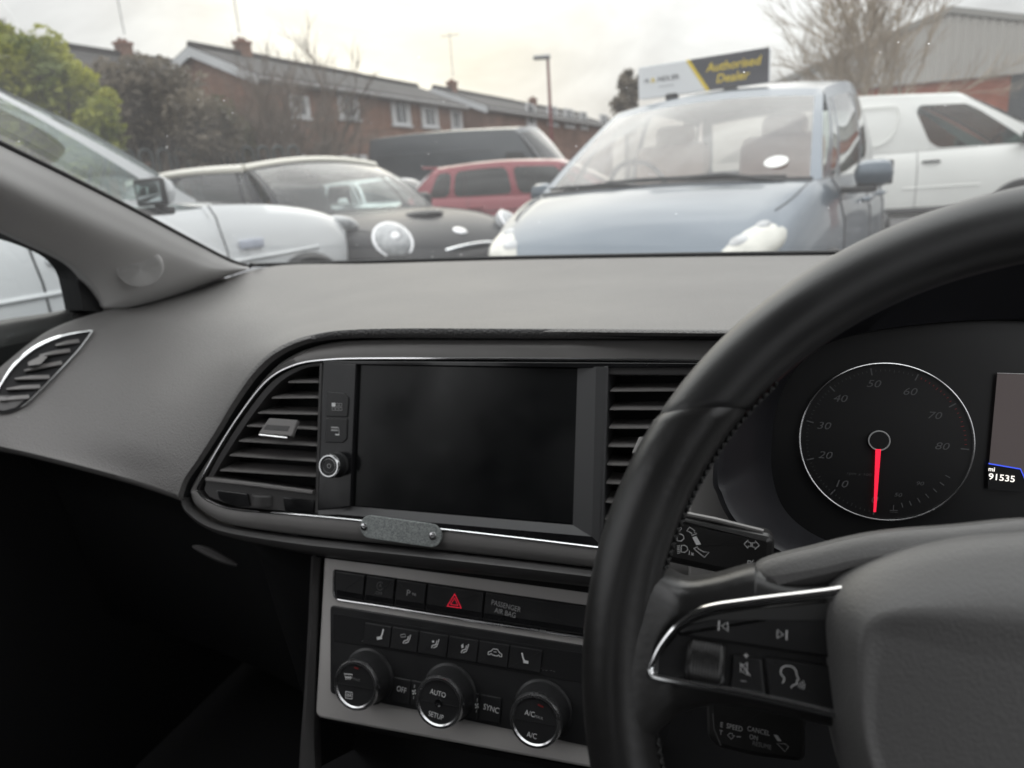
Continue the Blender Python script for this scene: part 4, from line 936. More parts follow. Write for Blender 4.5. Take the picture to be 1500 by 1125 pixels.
def make_car(name, label, cat, loc, yaw, S, group='parked cars in the yard'):
    root = empty(name, loc, label, cat, group, yaw)
    st = [tuple(q) for q in cr([V(s[:3]).to_4d() if 0 else V((s[0], s[1], s[2])) for s in S['st']], 60)]
    st2 = cr([V((s[0], s[3], s[4])) for s in S['st']], 60)
    st = [(a.x, a.y, a.z, b_.y, b_.z) for a, b_ in zip([V(q) for q in st], st2)]
    P_, G = S['paint'], S.get('glass', M['carglass']); roofm = S.get('roofpaint', P_)
    xr, xf = S['cabin']
    body = MB()
    def side(x, w, zb, zt, cn, sg):
        h = zt - zb
        return [V((x, sg * w * .86, zb)), V((x, sg * w * .965, zb + .05)), V((x, sg * (w - .012), zb + .22 * h)), V((x, sg * w, zb + .5 * h)), V((x, sg * (w - .004), zb + .72 * h)), V((x, sg * (w - .022), zb + .82 * h)), V((x, sg * (w - .04), zb + .93 * h)), V((x, sg * (w - .075), zt))]
    for sg in (1, -1): body.loft([side(*s, sg) for s in st], P_)
    def top(x, w, zb, zt, cn): return [V((x, (w - .075) * t, zt + cn * (1 - t * t))) for t in [k / 5 for k in range(-5, 6)]]
    fr_ = [s for s in st if s[0] > xf]; rr_ = [s for s in st if s[0] < xr]
    fr_ = [tuple(interp(st, xf))] + fr_; rr_ = rr_ + [tuple(interp(st, xr))]
    body.loft([top(*s) for s in fr_], P_); body.loft([top(*s) for s in rr_], P_)
    for s in (st[0], st[-1]):
        body.ngon(side(*s, 1) + top(*s)[::-1] + side(*s, -1)[::-1], P_)
    # ---- greenhouse
    (xa, wa, za), (xt, wt_, zt_), (xq, wq, zq), (xe, we, ze) = S['gh']     # cowl, header, rear header, rear base
    rc, bow = S.get('rc', .05), S.get('bow', .14)
    def wsp(s, t):
        b_ = V((xa + bow * (1 - s * s), s * wa, za + S.get('cowlup', .0) * (1 - s * s))); u = V((xt + bow * .55 * (1 - s * s), s * wt_, zt_ + rc * (1 - s * s)))
        return b_.lerp(u, t) + V((.035, 0, .03)) * (math.sin(PI * t) * S.get('bulge', 1))
    def rwp(s, t):
        b_ = V((xe - bow * .7 * (1 - s * s), s * we, ze)); u = V((xq - bow * .4 * (1 - s * s), s * wq, zq + rc * (1 - s * s)))
        return b_.lerp(u, t) + V((-.03, 0, .02)) * math.sin(PI * t)
    bl = S.get('belt', 0.0)
    def sdp(s, t, sg, flat=False):
        b_ = V((xa + (xe - xa) * s, sg * (wa + (we - wa) * s + .03 * math.sin(PI * s)), za + (ze - za) * s + bl * math.sin(PI * s)))
        xb = xa + (xe - xa) * s; sv = max(0.0, min(1.0, (xb - xt) / (xq - xt))); kv = S.get('vert', .6); s0_ = s; s = s if flat else s * (1 - kv) + sv * kv
        u = V((xt + (xq - xt) * s, sg * (wt_ + (wq - wt_) * s + .035 * math.sin(PI * s)), zt_ + (zq - zt_) * s + S.get('rb', .05) * math.sin(PI * s)))
        return b_.lerp(u, t) + V((0, sg * .03, 0)) * math.sin(PI * t)
    def cells(fn, sb, tb, test, mb_glass, m_glass, ns, nt_, pm):
        for i in range(len(sb) - 1):
            for j in range(len(tb) - 1):
                g = test(i, j); s0, s1, t0, t1 = sb[i], sb[i + 1], tb[j], tb[j + 1]
                n1 = max(1, int(round(abs(s1 - s0) * ns))); n2 = max(1, int(round((t1 - t0) * nt_)))
                rows_ = [[fn(s0 + (s1 - s0) * a / n1, t0 + (t1 - t0) * b_ / n2) for a in range(n1 + 1)] for b_ in range(n2 + 1)]
                (mb_glass if g else body).loft(rows_, m_glass if g else pm)
    wsm = MB(); cells(wsp, [-1, -.93, .93, 1], [0, .035, .90, 1], lambda i, j: i == 1 and j == 1, wsm, S.get('wsglass', G), 8, 8, S.get('apillar', P_))
    rwm = MB(); cells(rwp, [-1, -.86, .86, 1], [0, .14, .88, 1], (lambda i, j: i == 1 and j == 1) if S.get('rearwin', True) else (lambda i, j: False), rwm, G, 7, 6, P_)
    wins = S['wins']; sb = sorted({0, 1} | {q for w_ in wins for q in w_}); wm = []
    for sg in (1, -1):
        for w_ in wins: wm.append((sg, w_, MB()))
        for i in range(len(sb) - 1):
            tgt = next((m_ for s_, w_, m_ in wm if s_ == sg and w_[0] <= sb[i] and sb[i + 1] <= w_[1]), None)
            t0, t1 = S.get('wt', (.05, .90))
            cells(lambda s, t: sdp(s, t, sg), [sb[i], sb[i + 1]], [0, t0, t1, 1], lambda a, b_: tgt is not None and b_ == 1, tgt, G, 14, 6, S.get('pillar', P_) )
            if tgt is not None:
                rs, rt = min(S.get('cr', .03), (sb[i + 1] - sb[i]) * .4), .2
                for s0c, ds in ((sb[i], 1), (sb[i + 1], -1)):
                    for t0c, dt_ in ((t0, 1), (t1, -1)):
                        off_ = V((0, sg * .004, 0)); arc = [sdp(s0c + ds * rs * (1 - math.sin(a)), t0c + dt_ * rt * (1 - math.cos(a)), sg) + off_ for a in [PI / 2 * k / 6 for k in range(7)]]
                        body.ngon([sdp(s0c, t0c, sg) + off_] + arc, S.get('pillar', P_))
    # roof
    nr, rows_ = 14, []
    for k in range(nr + 1):
        f = k / nr; e_ = sdp(f, 1, 1, True); e2 = sdp(f, 1, -1, True)
        xm = V((e_.x + (bow * .55 * (1 - f) - bow * .4 * f), 0, 0)).x
        rows_.append([V((e_.x + (xm - e_.x) * (1 - s * s), e_.y * s if s > 0 else -e2.y * s, e_.z + rc * (1 - s * s))) for s in [q / 5 for q in range(-5, 6)]])
    body.loft(rows_, roofm)
    if roofm is not P_:
        for sg in (1, -1): body.tube([sdp(k / 12, .985, sg) + V((0, sg * .004, 0)) for k in range(13)], .03, roofm)
    if roofm is not P_: body.tube([wsp(-1 + k / 8, .985) for k in range(17)], .028, roofm)
    bo = body.build('body', root, local=True, sharp=50, weld=.002)
    if wsm.f:
        wo = wsm.build('windscreen', root, local=True, sharp=80)
    if rwm.f: rwm.build('rear_window', root, local=True, sharp=80)
    for sg, w_, m_ in wm:
        if m_.f: m_.build('side_window', root, local=True, sharp=80)
    # cabin tub, dashboard shelf and seats
    tub = MB(); cm = S.get('trim', M['cabin']); zt0 = min(interp(st, xf)[3], interp(st, xr)[3]); zf = zt0 - .45; wi = S['st'][len(S['st']) // 2][1] - .11
    tub.loft([[V((xr, -wi, zt0 - .02)), V((xr, -wi, zf)), V((xr, wi, zf)), V((xr, wi, zt0 - .02))], [V((xf, -wi, zt0 - .02)), V((xf, -wi, zf)), V((xf, wi, zf)), V((xf, wi, zt0 - .02))]], cm)
    tub.ngon([V((xr, -wi, zt0 - .03)), V((xr, wi, zt0 - .03)), V((xr, wi, zf)), V((xr, -wi, zf))], cm)
    tub.ngon([V((xf, -wi, zt0 - .02)), V((xf, wi, zt0 - .02)), V((xf - .1, wi, zf)), V((xf - .1, -wi, zf))], cm)
    tub.box((xf - .12, 0, zt0 - .10), (.5, wi * 1.9, .14), cm, bev=.05)
    tub.build('cabin_lining', root, local=True)
    for sg in (1, -1):
        seat = MB(); xs_ = S.get('seatx', xf - 1.15); zs = zf + .25
        seat.box((xs_ - .06, sg * wi * .48, zs + .24), (.16, .50, .5), cm, Matrix.Rotation(-.2, 3, 'Y'), .06)
        so_ = seat.build('seat', root, local=True); hd = MB(); hd.box((xs_ - .15, sg * wi * .48, zs + .53), (.11, .27, .16), cm, Matrix.Rotation(-.1, 3, 'Y'), .045); hd.build('headrest', so_, local=True)
    # steering wheel of that car (on its own right)
    stw = MB(); c_ = V((xf - .52, -wi * .48, zt0 + .02)); u_ = V((0, 1, 0)); v_ = V((.42, 0, .9)).normalized()
    stw.tube([c_ + (u_ * math.cos(t) + v_ * math.sin(t)) * .18 for t in [2 * PI * k / 24 for k in range(24)]], .016, M['trimblk'], closed=True); stw.build('driving_wheel', root, local=True)
    # wheels
    for xw in S['axles']:
        for sg in (1, -1):
            w = interp(st, xw)[1]; r = S.get('wr', .31)
            wb_ = MB(); c_ = V((xw, sg * (w + .012), r))
            wb_.lathe(c_ - V((0, sg * .2, 0)), V((0, sg, 0)), [(r * .62, 0), (r * .95, 0), (r, .04), (r, .15), (r * .95, .195), (r * .7, .2)], M['tyre'], seg=40)
            wo = wb_.build('wheel', root, local=True); rm = MB()
            rm.lathe(c_, V((0, sg, 0)), [(r * .70, 0), (r * .66, .004), (r * .62, -.02), (r * .2, -.03), (r * .16, -.004), (.001, -.004)], M['alloy'], seg=40)
            for k in range(7):
                a = 2 * PI * k / 7; d = V((math.cos(a), 0, math.sin(a))); rm.tube([c_ + d * r * .12, c_ + d * r * .66], .022, M['alloy'], seg=6)
            rm.build('rim', wo, local=True)
            ar = MB(); pts = [V((xw + (r + .055) * math.cos(t), sg * (w + .002), r + (r + .055) * math.sin(t))) for t in [PI * k / 20 for k in range(21)]]
            ar.tube(pts, .03, M['trimblk'], seg=6); ar.ngon(pts + [V((xw - r - .055, sg * (w + .002), interp(st, xw)[2])), V((xw + r + .055, sg * (w + .002), interp(st, xw)[2]))], M['trimblk']); ar.build('wheel_arch', root, local=True)
    # mirrors
    mx, mz = S.get('mirror', (xa - .28, za + .08))
    for sg in (1, -1):
        mm = MB(); w = interp(st, mx)[1]; c_ = V((mx, sg * (w + .10), mz))
        ms_ = S.get('msc', .9); mm.box(c_, (.11 * ms_, .20 * ms_, .145 * ms_), S.get('mirrorpaint', P_), Matrix.Rotation(sg * .25, 3, 'Z'), .05); mm.box(c_ + V((-.05 * ms_, 0, 0)), (.02, .185 * ms_, .13 * ms_), M['trimblk'], None, .008); mm.box(c_ + V((.01, -sg * .07, -.075)), (.09, .18, .035), M['trimblk'], bev=.012)
        mo = mm.build('door_mirror', root, local=True)
        g = MB(); g.box(c_ + V((-.0605 * ms_, 0, 0)), (.008, .15 * ms_, .095 * ms_), M['mirrorgl'], None, .003); g.build('mirror_glass', mo, local=True)
    # door seams and handles
    for sg in (1, -1):
        for xs_ in S['seams']:
            sm = MB(); sd = [side(*interp(st, xs_), sg)[k] + V((0, sg * .002, 0)) for k in (1, 2, 3, 4, 5, 6, 7)]
            sm.tube(sd, .0035, M['trimblk'], seg=5); sm.build('door_seam', root, local=True)
        for xh in S['handles']:
            hm = MB(); q = side(*interp(st, xh), sg)[5]
            hm.tube([q + V((-.10, -sg * .0, -.005)), q + V((-.08, sg * .03, 0)), q + V((.08, sg * .03, 0)), q + V((.10, 0, -.005))], .014, S.get('handlem', P_), seg=8); hm.build('door_handle', root, local=True)
        if S.get('crease'):
            for (x0, z0, x1, z1) in S['crease']:
                cm_ = MB(); n_ = 12; pts = []
                for k in range(n_ + 1):
                    x = x0 + (x1 - x0) * k / n_; pts.append(V((x, sg * (interp(st, x)[1] - .004), z0 + (z1 - z0) * k / n_)))
                cm_.tube(pts, .012, P_, seg=6); cm_.build('side_crease', root, local=True)
    return root, dict(side=side, interp=lambda x: interp(st, x), wsp=wsp, sdp=sdp, rwp=rwp, roof=rows_)

def place(px, py, dep, xy, yaw):
    """ground position of a car whose local point xy stands at that spot"""
    q = at_d(px, py, dep); c_, s_ = math.cos(yaw), math.sin(yaw)
    return V((q.x - (xy[0] * c_ - xy[1] * s_), q.y - (xy[0] * s_ + xy[1] * c_), 0))
def part(root, name, fn):
    mb = MB(); fn(mb); return mb.build(name, root, local=True, sharp=50)

# --- blue grey people carrier facing us
yb = RAD(-104)
A = dict(paint=M['blu'], glass=M['carglass'], wsglass=M['reflection_tint'], trim=M['beige'], cabin=(-1.55, 1.02),
    st=[(-1.80, .60, .40, .78, .0), (-1.76, .74, .32, .92, .0), (-1.55, .82, .26, .97, .0), (-.6, .86, .22, .985, 0), (.5, .862, .22, .985, 0), (1.02, .85, .24, .985, .03), (1.35, .82, .26, .90, .055), (1.58, .775, .28, .80, .06), (1.72, .70, .32, .69, .05), (1.79, .58, .36, .58, .03)],
    gh=((.98, .78, .985), (.17, .63, 1.47), (-1.50, .60, 1.49), (-1.78, .70, .98)), rc=.045, bow=.07, rb=.085, bulge=.35, cowlup=.02, wins=[(.06, .13), (.17, .49), (.53, .82), (.85, .96)], wt=(.03, .88), axles=(1.08, -1.3), wr=.3, seams=(.75, -.25, -1.15), handles=(-.12, -1.0), mirror=(.62, 1.0), seatx=-.02, pillar=M['blu'], crease=None)
locA = place(968, 274, 3.74, (1.05, 0), yb)
blue, K = make_car('people_carrier', 'blue grey people carrier facing us under the dealer sign', 'car', locA, yb, A)
for sg in (1, -1):
    s_ = K['interp'](1.60)
    part(blue, 'headlight', lambda mb: mb.ellipsoid((1.575, sg * .60, .742), (.21, .14, .07), M['lens'], Matrix.Rotation(.42, 3, 'Y') @ Matrix.Rotation(sg * -.32, 3, 'Z') if 0 else (Matrix.Rotation(sg * -.35, 3, 'Z') @ Matrix.Rotation(.42, 3, 'Y'))))
for sg in (1, -1):
    hrot = Matrix.Rotation(sg * -.35, 3, 'Z') @ Matrix.Rotation(.42, 3, 'Y')
    for dx, dy, r_ in ((.06, .0, .052), (-.07, .03, .04)):
        part(blue, 'lamp_reflector', lambda mb: mb.ellipsoid(V((1.575, sg * .60, .742)) + hrot @ V((dx, sg * dy, .055)), (r_, r_ * .9, .018), M['lensd'], hrot))
def wiper(mb, s0, t0, s1, t1):
    pts = [K['wsp'](s0 + (s1 - s0) * k / 10, t0 + (t1 - t0) * k / 10) + V((.02, 0, .012)) for k in range(11)]
    mb.tube(pts, [.014 if 2 < k < 9 else .009 for k in range(11)], M['trimblk'], seg=6)
    q = K['wsp'](s0, .0) + V((.05, 0, 0)); mb.tube([q, pts[3] + V((.012, 0, .012)), pts[6]], .012, M['trimblk'], seg=6)
part(blue, 'wiper', lambda mb: wiper(mb, .80, .02, -.42, .055)); part(blue, 'wiper', lambda mb: wiper(mb, -.1, .0, -.92, .05))
part(blue, 'cowl_panel', lambda mb: mb.tube([K['wsp'](-.95 + 1.9 * k / 20, .0) + V((.01, 0, .0)) for k in range(21)], .022, M['trimblk'], seg=6))
M['paper'] = mat('white_disc', (.8, .8, .78), .6)
def disc(mb):
    c_ = K['wsp'](.72, .17); n_ = (K['wsp'](.72, .2) - c_).normalized(); u_ = V((0, 1, 0)); v_ = (n_ - u_ * n_.dot(u_)).normalized()
    mb.ngon([c_ + V((.004, 0, .004)) + u_ * .058 * math.cos(t) + v_ * .05 * math.sin(t) for t in [2 * PI * k / 24 for k in range(24)]], M['paper'])
part(blue, 'windscreen_disc', disc)
part(blue, 'grille', lambda mb: (mb.box((1.775, 0, .55), (.05, .62, .13), M['trimblk'], bev=.02), [mb.tube([V((1.803, -.3, .51 + .04 * k)), V((1.803, .3, .51 + .04 * k))], .007, M['chrome'], seg=6) for k in range(3)]))

def bonnet_seams(root, K_, S, pts):
    for sg in (1, -1):
        def f(mb):
            P3 = []
            for x, y in pts:
                x_, w, zb, zt, cn = K_['interp'](x); P3.append((x, sg * y, zt + cn * (1 - (y / (w - .075)) ** 2) + .003))
            mb.tube(cr(P3, 24), .003, M['trimblk'], seg=5)
        part(root, 'bonnet_seam', f)
bonnet_seams(blue, K, A, [(1.06, .735), (1.2, .73), (1.34, .705), (1.44, .67)])
# --- dealer sign on its roof
hd = V((math.cos(yb), math.sin(yb), 0)); Psn = at_d(1035, 125, 4.5)
SG = Fr(Psn, 0); SG.n = V((hd.x, hd.y, 0)); SG.ex = V((-hd.y, hd.x, 0)); SG.ey = V((0, 0, 1)); SG.o = Psn
M['signw'] = mat('sign_white', (.74, .75, .76), .4, var=(4, .03)); M['signk'] = mat('sign_charcoal', (.045, .045, .055), .4, var=(4, .08)); M['signy'] = mat('sign_yellow', (.72, .53, .02), .4); M['signg'] = mat('sign_grey', (.4, .41, .42), .5)
sign = empty('roof_sign', V((Psn.x, Psn.y, 1.5)), 'white and charcoal Authorised Dealer board standing on the blue car roof', 'sign')
mb = MB(); q4 = [(934, 97), (1127, 71), (1127, 121), (936, 146)]
uvq = [SG.uv(*p) for p in q4]; u0, u1 = (uvq[0][0] + uvq[3][0]) / 2, (uvq[1][0] + uvq[2][0]) / 2; vb, vt = (uvq[2][1] + uvq[3][1]) / 2, (uvq[0][1] + uvq[1][1]) / 2
mb.plate(SG, roundpoly([(u0, vb), (u1, vb), (u1, vt), (u0, vt)], .02), -.03, 0, .003, M['signw'], back=True)
W_, H_ = u1 - u0, vt - vb
def sg_(x, y, o=.0015): return SG.w(u0 + W_ * x, vb + H_ * y, o)
mb.ngon([sg_(.385, .99), sg_(.54, .01), sg_(.575, .01), sg_(.42, .99)], M['signy'])
mb.ngon([sg_(.415, .995, .002), sg_(.572, .005, .002), sg_(.998, .005, .002), sg_(.998, .995, .002)], M['signk'])
mb.text_at(sg_(.74, .66, .003), SG.ex, SG.ey, 'Authorised', H_ * .36, M['signy'], shear=.2, bold=.012, sx=1.02); mb.text_at(sg_(.735, .30, .003), SG.ex, SG.ey, 'Dealer', H_ * .36, M['signy'], shear=.2, bold=.012, sx=1.02)
mb.text_at(sg_(.055, .54, .003), SG.ex, SG.ey, 'H', H_ * .2, M['signk'], align='LEFT', bold=.008); mb.text_at(sg_(.105, .54, .003), SG.ex, SG.ey, 'A', H_ * .22, M['signy'], align='LEFT', bold=.03); mb.text_at(sg_(.16, .54, .003), SG.ex, SG.ey, 'NDLER', H_ * .2, M['signk'], align='LEFT', bold=.008, sx=1.18)
mb.ngon([sg_(.17, .30), sg_(.29, .30), sg_(.29, .33), sg_(.17, .33)], M['signg']); mb.build('board', sign)
for x in (.27, .72):
    mb = MB(); c_ = sg_(x, -.06, -.015); mb.box(c_, (.05, .08, .05), M['trimblk'], Matrix.Rotation(yb, 3, 'Z'), .01); mb.box(c_ + V((0, 0, -.03)), (.12, .14, .025), M['trimblk'], Matrix.Rotation(yb, 3, 'Z'), .01); mb.build('foot', sign)

# --- white panel van
yv = RAD(7)
Vn = dict(paint=M['wht2'], trim=M['cabin'], cabin=(.3, 1.95), rearwin=False, glass=M['vanglass'],
    st=[(-2.5, .88, .40, 1.15, 0), (-2.45, .94, .34, 1.18, 0), (-1.5, .955, .32, 1.19, 0), (.5, .955, .32, 1.17, 0), (1.6, .955, .32, 1.15, 0), (1.95, .94, .34, 1.12, .04), (2.25, .88, .36, 1.0, .06), (2.42, .78, .38, .85, .06), (2.5, .6, .42, .68, .04)],
    gh=((1.98, .87, 1.13), (.86, .76, 1.80), (-2.42, .79, 1.84), (-2.47, .88, 1.18)), rc=.07, bow=.2, rb=.05, wins=[(.065, .325)], wt=(.04, .82), axles=(1.6, -1.45), wr=.33, seams=(1.75, .36, -.95), handles=(.52,), handlem=M['trimblk'], mirrorpaint=M['trimblk'], mirror=(1.55, 1.24), seatx=.55, crease=[(.2, .70, 1.1, .70)])
locV = place(1345, 230, 9.0, (.36, -.95), yv)
van, KV = make_car('panel_van', 'white panel van parked behind the blue car, seen from its side', 'van', locV, yv, Vn, 'parked vans in the yard')
part(van, 'rubbing_strip', lambda mb: [mb.tube([V((x, sg * (KV['interp'](x)[1] + .004), .42)) for x in [-2.3 + .2 * k for k in range(22)]], .045, M['trimblk'], seg=6) for sg in (1, -1)])
def recess(mb, sg):
    pts = [(-.75, 1.25), (-.75, 1.72), (.10, 1.72), (.13, 1.60), (.05, 1.35), (-.1, 1.25)]
    mb.tube([V((x, sg * (.945 - .10 * max(0, (z - 1.18)) / .72), z)) for x, z in roundpoly(pts, .1)], .01, M['wht2'], seg=6, closed=True)
for sg in (1, -1): part(van, 'pressed_panel', lambda mb: recess(mb, sg))

# --- red hatchback
yr = RAD(15)
R1 = dict(paint=M['redp'], trim=M['cabin'], glass=M['tintglass'], cabin=(-1.5, .95),
    st=[(-2.12, .62, .42, .80, 0), (-2.06, .78, .34, .92, 0), (-1.8, .86, .28, .97, 0), (-.8, .885, .24, .95, 0), (.5, .88, .24, .92, 0), (1.0, .87, .25, .91, .03), (1.6, .84, .28, .84, .05), (1.98, .74, .32, .72, .04), (2.12, .55, .36, .58, .02)],
    gh=((.98, .76, .92), (.15, .60, 1.36), (-1.55, .57, 1.36), (-1.95, .70, .96)), rc=.04, bow=.14, belt=.0, rb=.045, wins=[(.07, .14), (.17, .47), (.50, .78), (.80, .90)], wt=(.06, .84), axles=(1.35, -1.33), wr=.32, seams=(.7, -.25, -1.1), handles=(-.1, -1.0), mirror=(.6, 1.0), crease=[(-1.7, .80, 1.2, .76)])
locR = place(589, 300, 9.9, (-2.05, -.6), yr)
redc, KR = make_car('hatchback_car', 'red hatchback parked with its tail lamp towards the blue car', 'car', locR, yr, R1)
for sg in (1, -1): part(redc, 'tail_lamp', lambda mb: mb.ellipsoid((-2.0, sg * .70, .86), (.11, .14, .075), M['tail'], Matrix.Rotation(sg * .4, 3, 'Z')))
part(redc, 'roof_spoiler', lambda mb: mb.box((-1.63, 0, 1.385), (.22, 1.08, .03), M['redp'], Matrix.Rotation(.08, 3, 'Y'), .012))

# --- dark grey high van
yg = RAD(-6)
Gv = dict(paint=M['gryp'], trim=M['cabin'], cabin=(.9, 2.1), rearwin=False, glass=M['tintglass'],
    st=[(-2.75, .92, .45, 1.3, 0), (-2.7, .98, .4, 1.32, 0), (0, .995, .38, 1.32, 0), (1.4, .995, .38, 1.28, 0), (2.0, .97, .4, 1.22, .04), (2.4, .9, .42, 1.08, .06), (2.65, .78, .45, .9, .05), (2.75, .6, .5, .7, .03)],
    gh=((2.05, .9, 1.25), (1.25, .80, 2.32), (-2.65, .82, 2.42), (-2.72, .92, 1.32)), rc=.07, bow=.2, wins=[(.05, .20)], wt=(.03, .52), axles=(1.75, -1.6), wr=.34, seams=(1.75, .95, -.5), handles=(1.05,), mirrorpaint=M['trimblk'], mirror=(1.8, 1.4), seatx=1.15, crease=[(-2.5, 1.05, .8, 1.05)])
locG = place(540, 250, 17.6, (-2.7, -.95), yg)
gvan, KG = make_car('panel_van', 'dark grey high panel van beyond the red hatchback', 'van', locG, yg, Gv, 'parked vans in the yard')
part(gvan, 'side_moulding', lambda mb: [mb.tube([sd_ + V((0, sg * .004, 0)) for sd_ in [KG['sdp'](.25 + .7 * k / 20, t, sg) for k in range(21)]], .014, M['gryp'], seg=6) for sg in (1, -1) for t in (.12, .6)])

# --- black small hatch with cream roof
ym = RAD(-19)
Mn = dict(paint=M['blk'], roofpaint=M['cream'], trim=M['cabin'], glass=M['carglass'], cabin=(-1.45, .72),
    st=[(-1.9, .62, .4, .78, 0), (-1.84, .76, .32, .9, 0), (-1.5, .83, .27, .95, 0), (-.4, .86, .24, .945, 0), (.6, .865, .24, .94, 0), (.85, .86, .25, .935, .03), (1.35, .83, .27, .87, .06), (1.68, .77, .3, .77, .06), (1.86, .66, .34, .64, .04), (1.92, .5, .38, .54, .02)],
    gh=((.80, .76, .945), (.28, .62, 1.315), (-1.52, .60, 1.30), (-1.80, .70, .95)), rc=.05, bow=.07, rb=.028, apillar=M['blk'], wins=[(.06, .10), (.13, .52), (.56, .93)], wt=(.04, .90), axles=(1.22, -1.25), wr=.3, seams=(.62, -.55), handles=(-.4,), mirror=(.5, 1.0), seatx=-.35)
locM = place(568, 357, 4.45, (1.66, -.6), ym)
mini, KM = make_car('small_hatchback', 'small black hatchback with cream roof and round chrome ringed headlights', 'car', locM, ym, Mn)
for sg in (1, -1):
    c_ = V((1.70, sg * .60, .770)); nr_ = V((.78, sg * .28, .52)).normalized(); rot = nr_.to_track_quat('Z', 'Y').to_matrix()
    def hl(mb):
        mb.ellipsoid(c_, (.125, .135, .085), M['lensd'], rot); mb.ellipsoid(c_ + nr_ * .06, (.045, .045, .03), M['satchrome'], rot)
        u_ = nr_.orthogonal().normalized(); v_ = nr_.cross(u_); mb.tube([c_ + nr_ * .02 + (u_ * math.cos(t) + v_ * math.sin(t)) * .124 for t in [2 * PI * k / 32 for k in range(32)]], .014, M['satchrome'], closed=True)
    part(mini, 'headlight', hl)
part(mini, 'grille', lambda mb: (mb.ellipsoid((1.83, 0, .60), (.08, .42, .085), M['trimblk'], Matrix.Rotation(-.3, 3, 'Y')), mb.tube([V((1.865 - .16 * abs(math.sin(t)) * 0 - .10 * math.cos(t) ** 2, .46 * math.cos(t), .60 + .10 * math.sin(t))) for t in [2 * PI * k / 32 for k in range(32)]], .016, M['chrome'], closed=True)))
part(mini, 'bonnet_scoop', lambda mb: mb.ellipsoid((1.42, 0, .915), (.10, .17, .03), M['trimblk'])); part(mini, 'bonnet_badge', lambda mb: mb.ellipsoid((1.74, 0, .79), (.05, .06, .018), M['satchrome'], Matrix.Rotation(.5, 3, 'Y')))

bonnet_seams(mini, KM, Mn, [(.9, .74), (1.2, .73), (1.42, .69), (1.6, .60)])
# --- small silver car far back
ys = RAD(-32)
Sv = dict(Mn); Sv.update(paint=M['slv'], roofpaint=M['slv'], apillar=M['slv'], glass=M['tintglass'])
locS = place(572, 292, 12.6, (.4, 0), ys)
sv_, KS = make_car('small_hatchback', 'small silver car half hidden between the black car and the red hatchback', 'car', locS, ys, Sv)
for sg in (1, -1): part(sv_, 'headlight', lambda mb: mb.ellipsoid((1.66, sg * .58, .70), (.12, .14, .07), M['lens']))

# --- white estate-height car close alongside
yw = RAD(88)
Wc = dict(paint=M['wht'], trim=M['cabin'], glass=M['carglass'], cabin=(-1.7, .66),
    st=[(-2.2, .62, .42, .85, 0), (-2.12, .82, .36, .98, 0), (-1.8, .90, .3, 1.04, 0), (-.6, .925, .27, 1.05, 0), (.6, .925, .27, 1.05, 0), (.75, .92, .28, 1.065, .04), (1.35, .91, .3, 1.035, .05), (1.85, .87, .33, .945, .05), (2.16, .77, .37, .80, .05), (2.34, .60, .4, .62, .02)],
    gh=((.70, .84, 1.085), (-.18, .71, 1.575), (-1.85, .65, 1.57), (-2.08, .75, 1.06)), rc=.05, bow=.16, wins=[(.045, .46), (.50, .78), (.82, .92)], wt=(.05, .86), axles=(1.35, -1.35), wr=.35, seams=(.75, -.2, -1.05), handles=(-.05, -.9), mirror=(.30, 1.13), msc=.82, seatx=-.6, crease=[(-1.9, .78, 1.5, .80)])
q_ = at_x(225, 300, -2.62)
locW = V((-3.32, 2.12, 0))
whc, KW = make_car('crossover_car', 'white crossover car parked alongside, its bonnet and door mirror in view', 'car', locW, yw, Wc)
for sg in (1, -1): part(whc, 'headlight', lambda mb: mb.ellipsoid((2.0, sg * .72, .875), (.20, .13, .065), M['lensd'], Matrix.Rotation(sg * -.45, 3, 'Z') @ Matrix.Rotation(.3, 3, 'Y')))
part(whc, 'roof_rail', lambda mb: [mb.tube([KW['sdp'](.02 + .95 * k / 16, 1, sg) + V((0, -sg * .06, .05)) for k in range(17)], .018, M['satchrome'], seg=6) for sg in (1, -1)])
bonnet_seams(whc, KW, Wc, [(.85, .78), (1.3, .78), (1.8, .74), (2.1, .62)])
M['bluebadge'] = mat('blue_badge', (.46, .49, .57), .4)
part(whc, 'wing_badge', lambda mb: mb.box((.92, -.925, .87), (.17, .012, .045), M['bluebadge'], bev=.004))

# ------------------------------------------------------------------ ground
M['asphalt'] = mat('yard_asphalt', (.05, .05, .052), .85, bump=(40, .4), var=(.8, .25))
mb = MB(); mb.ngon([V((-300, -60, 0)), V((300, -60, 0)), V((300, 500, 0)), V((-300, 500, 0))], M['asphalt']); tag(mb.build('ground'), kind='structure')

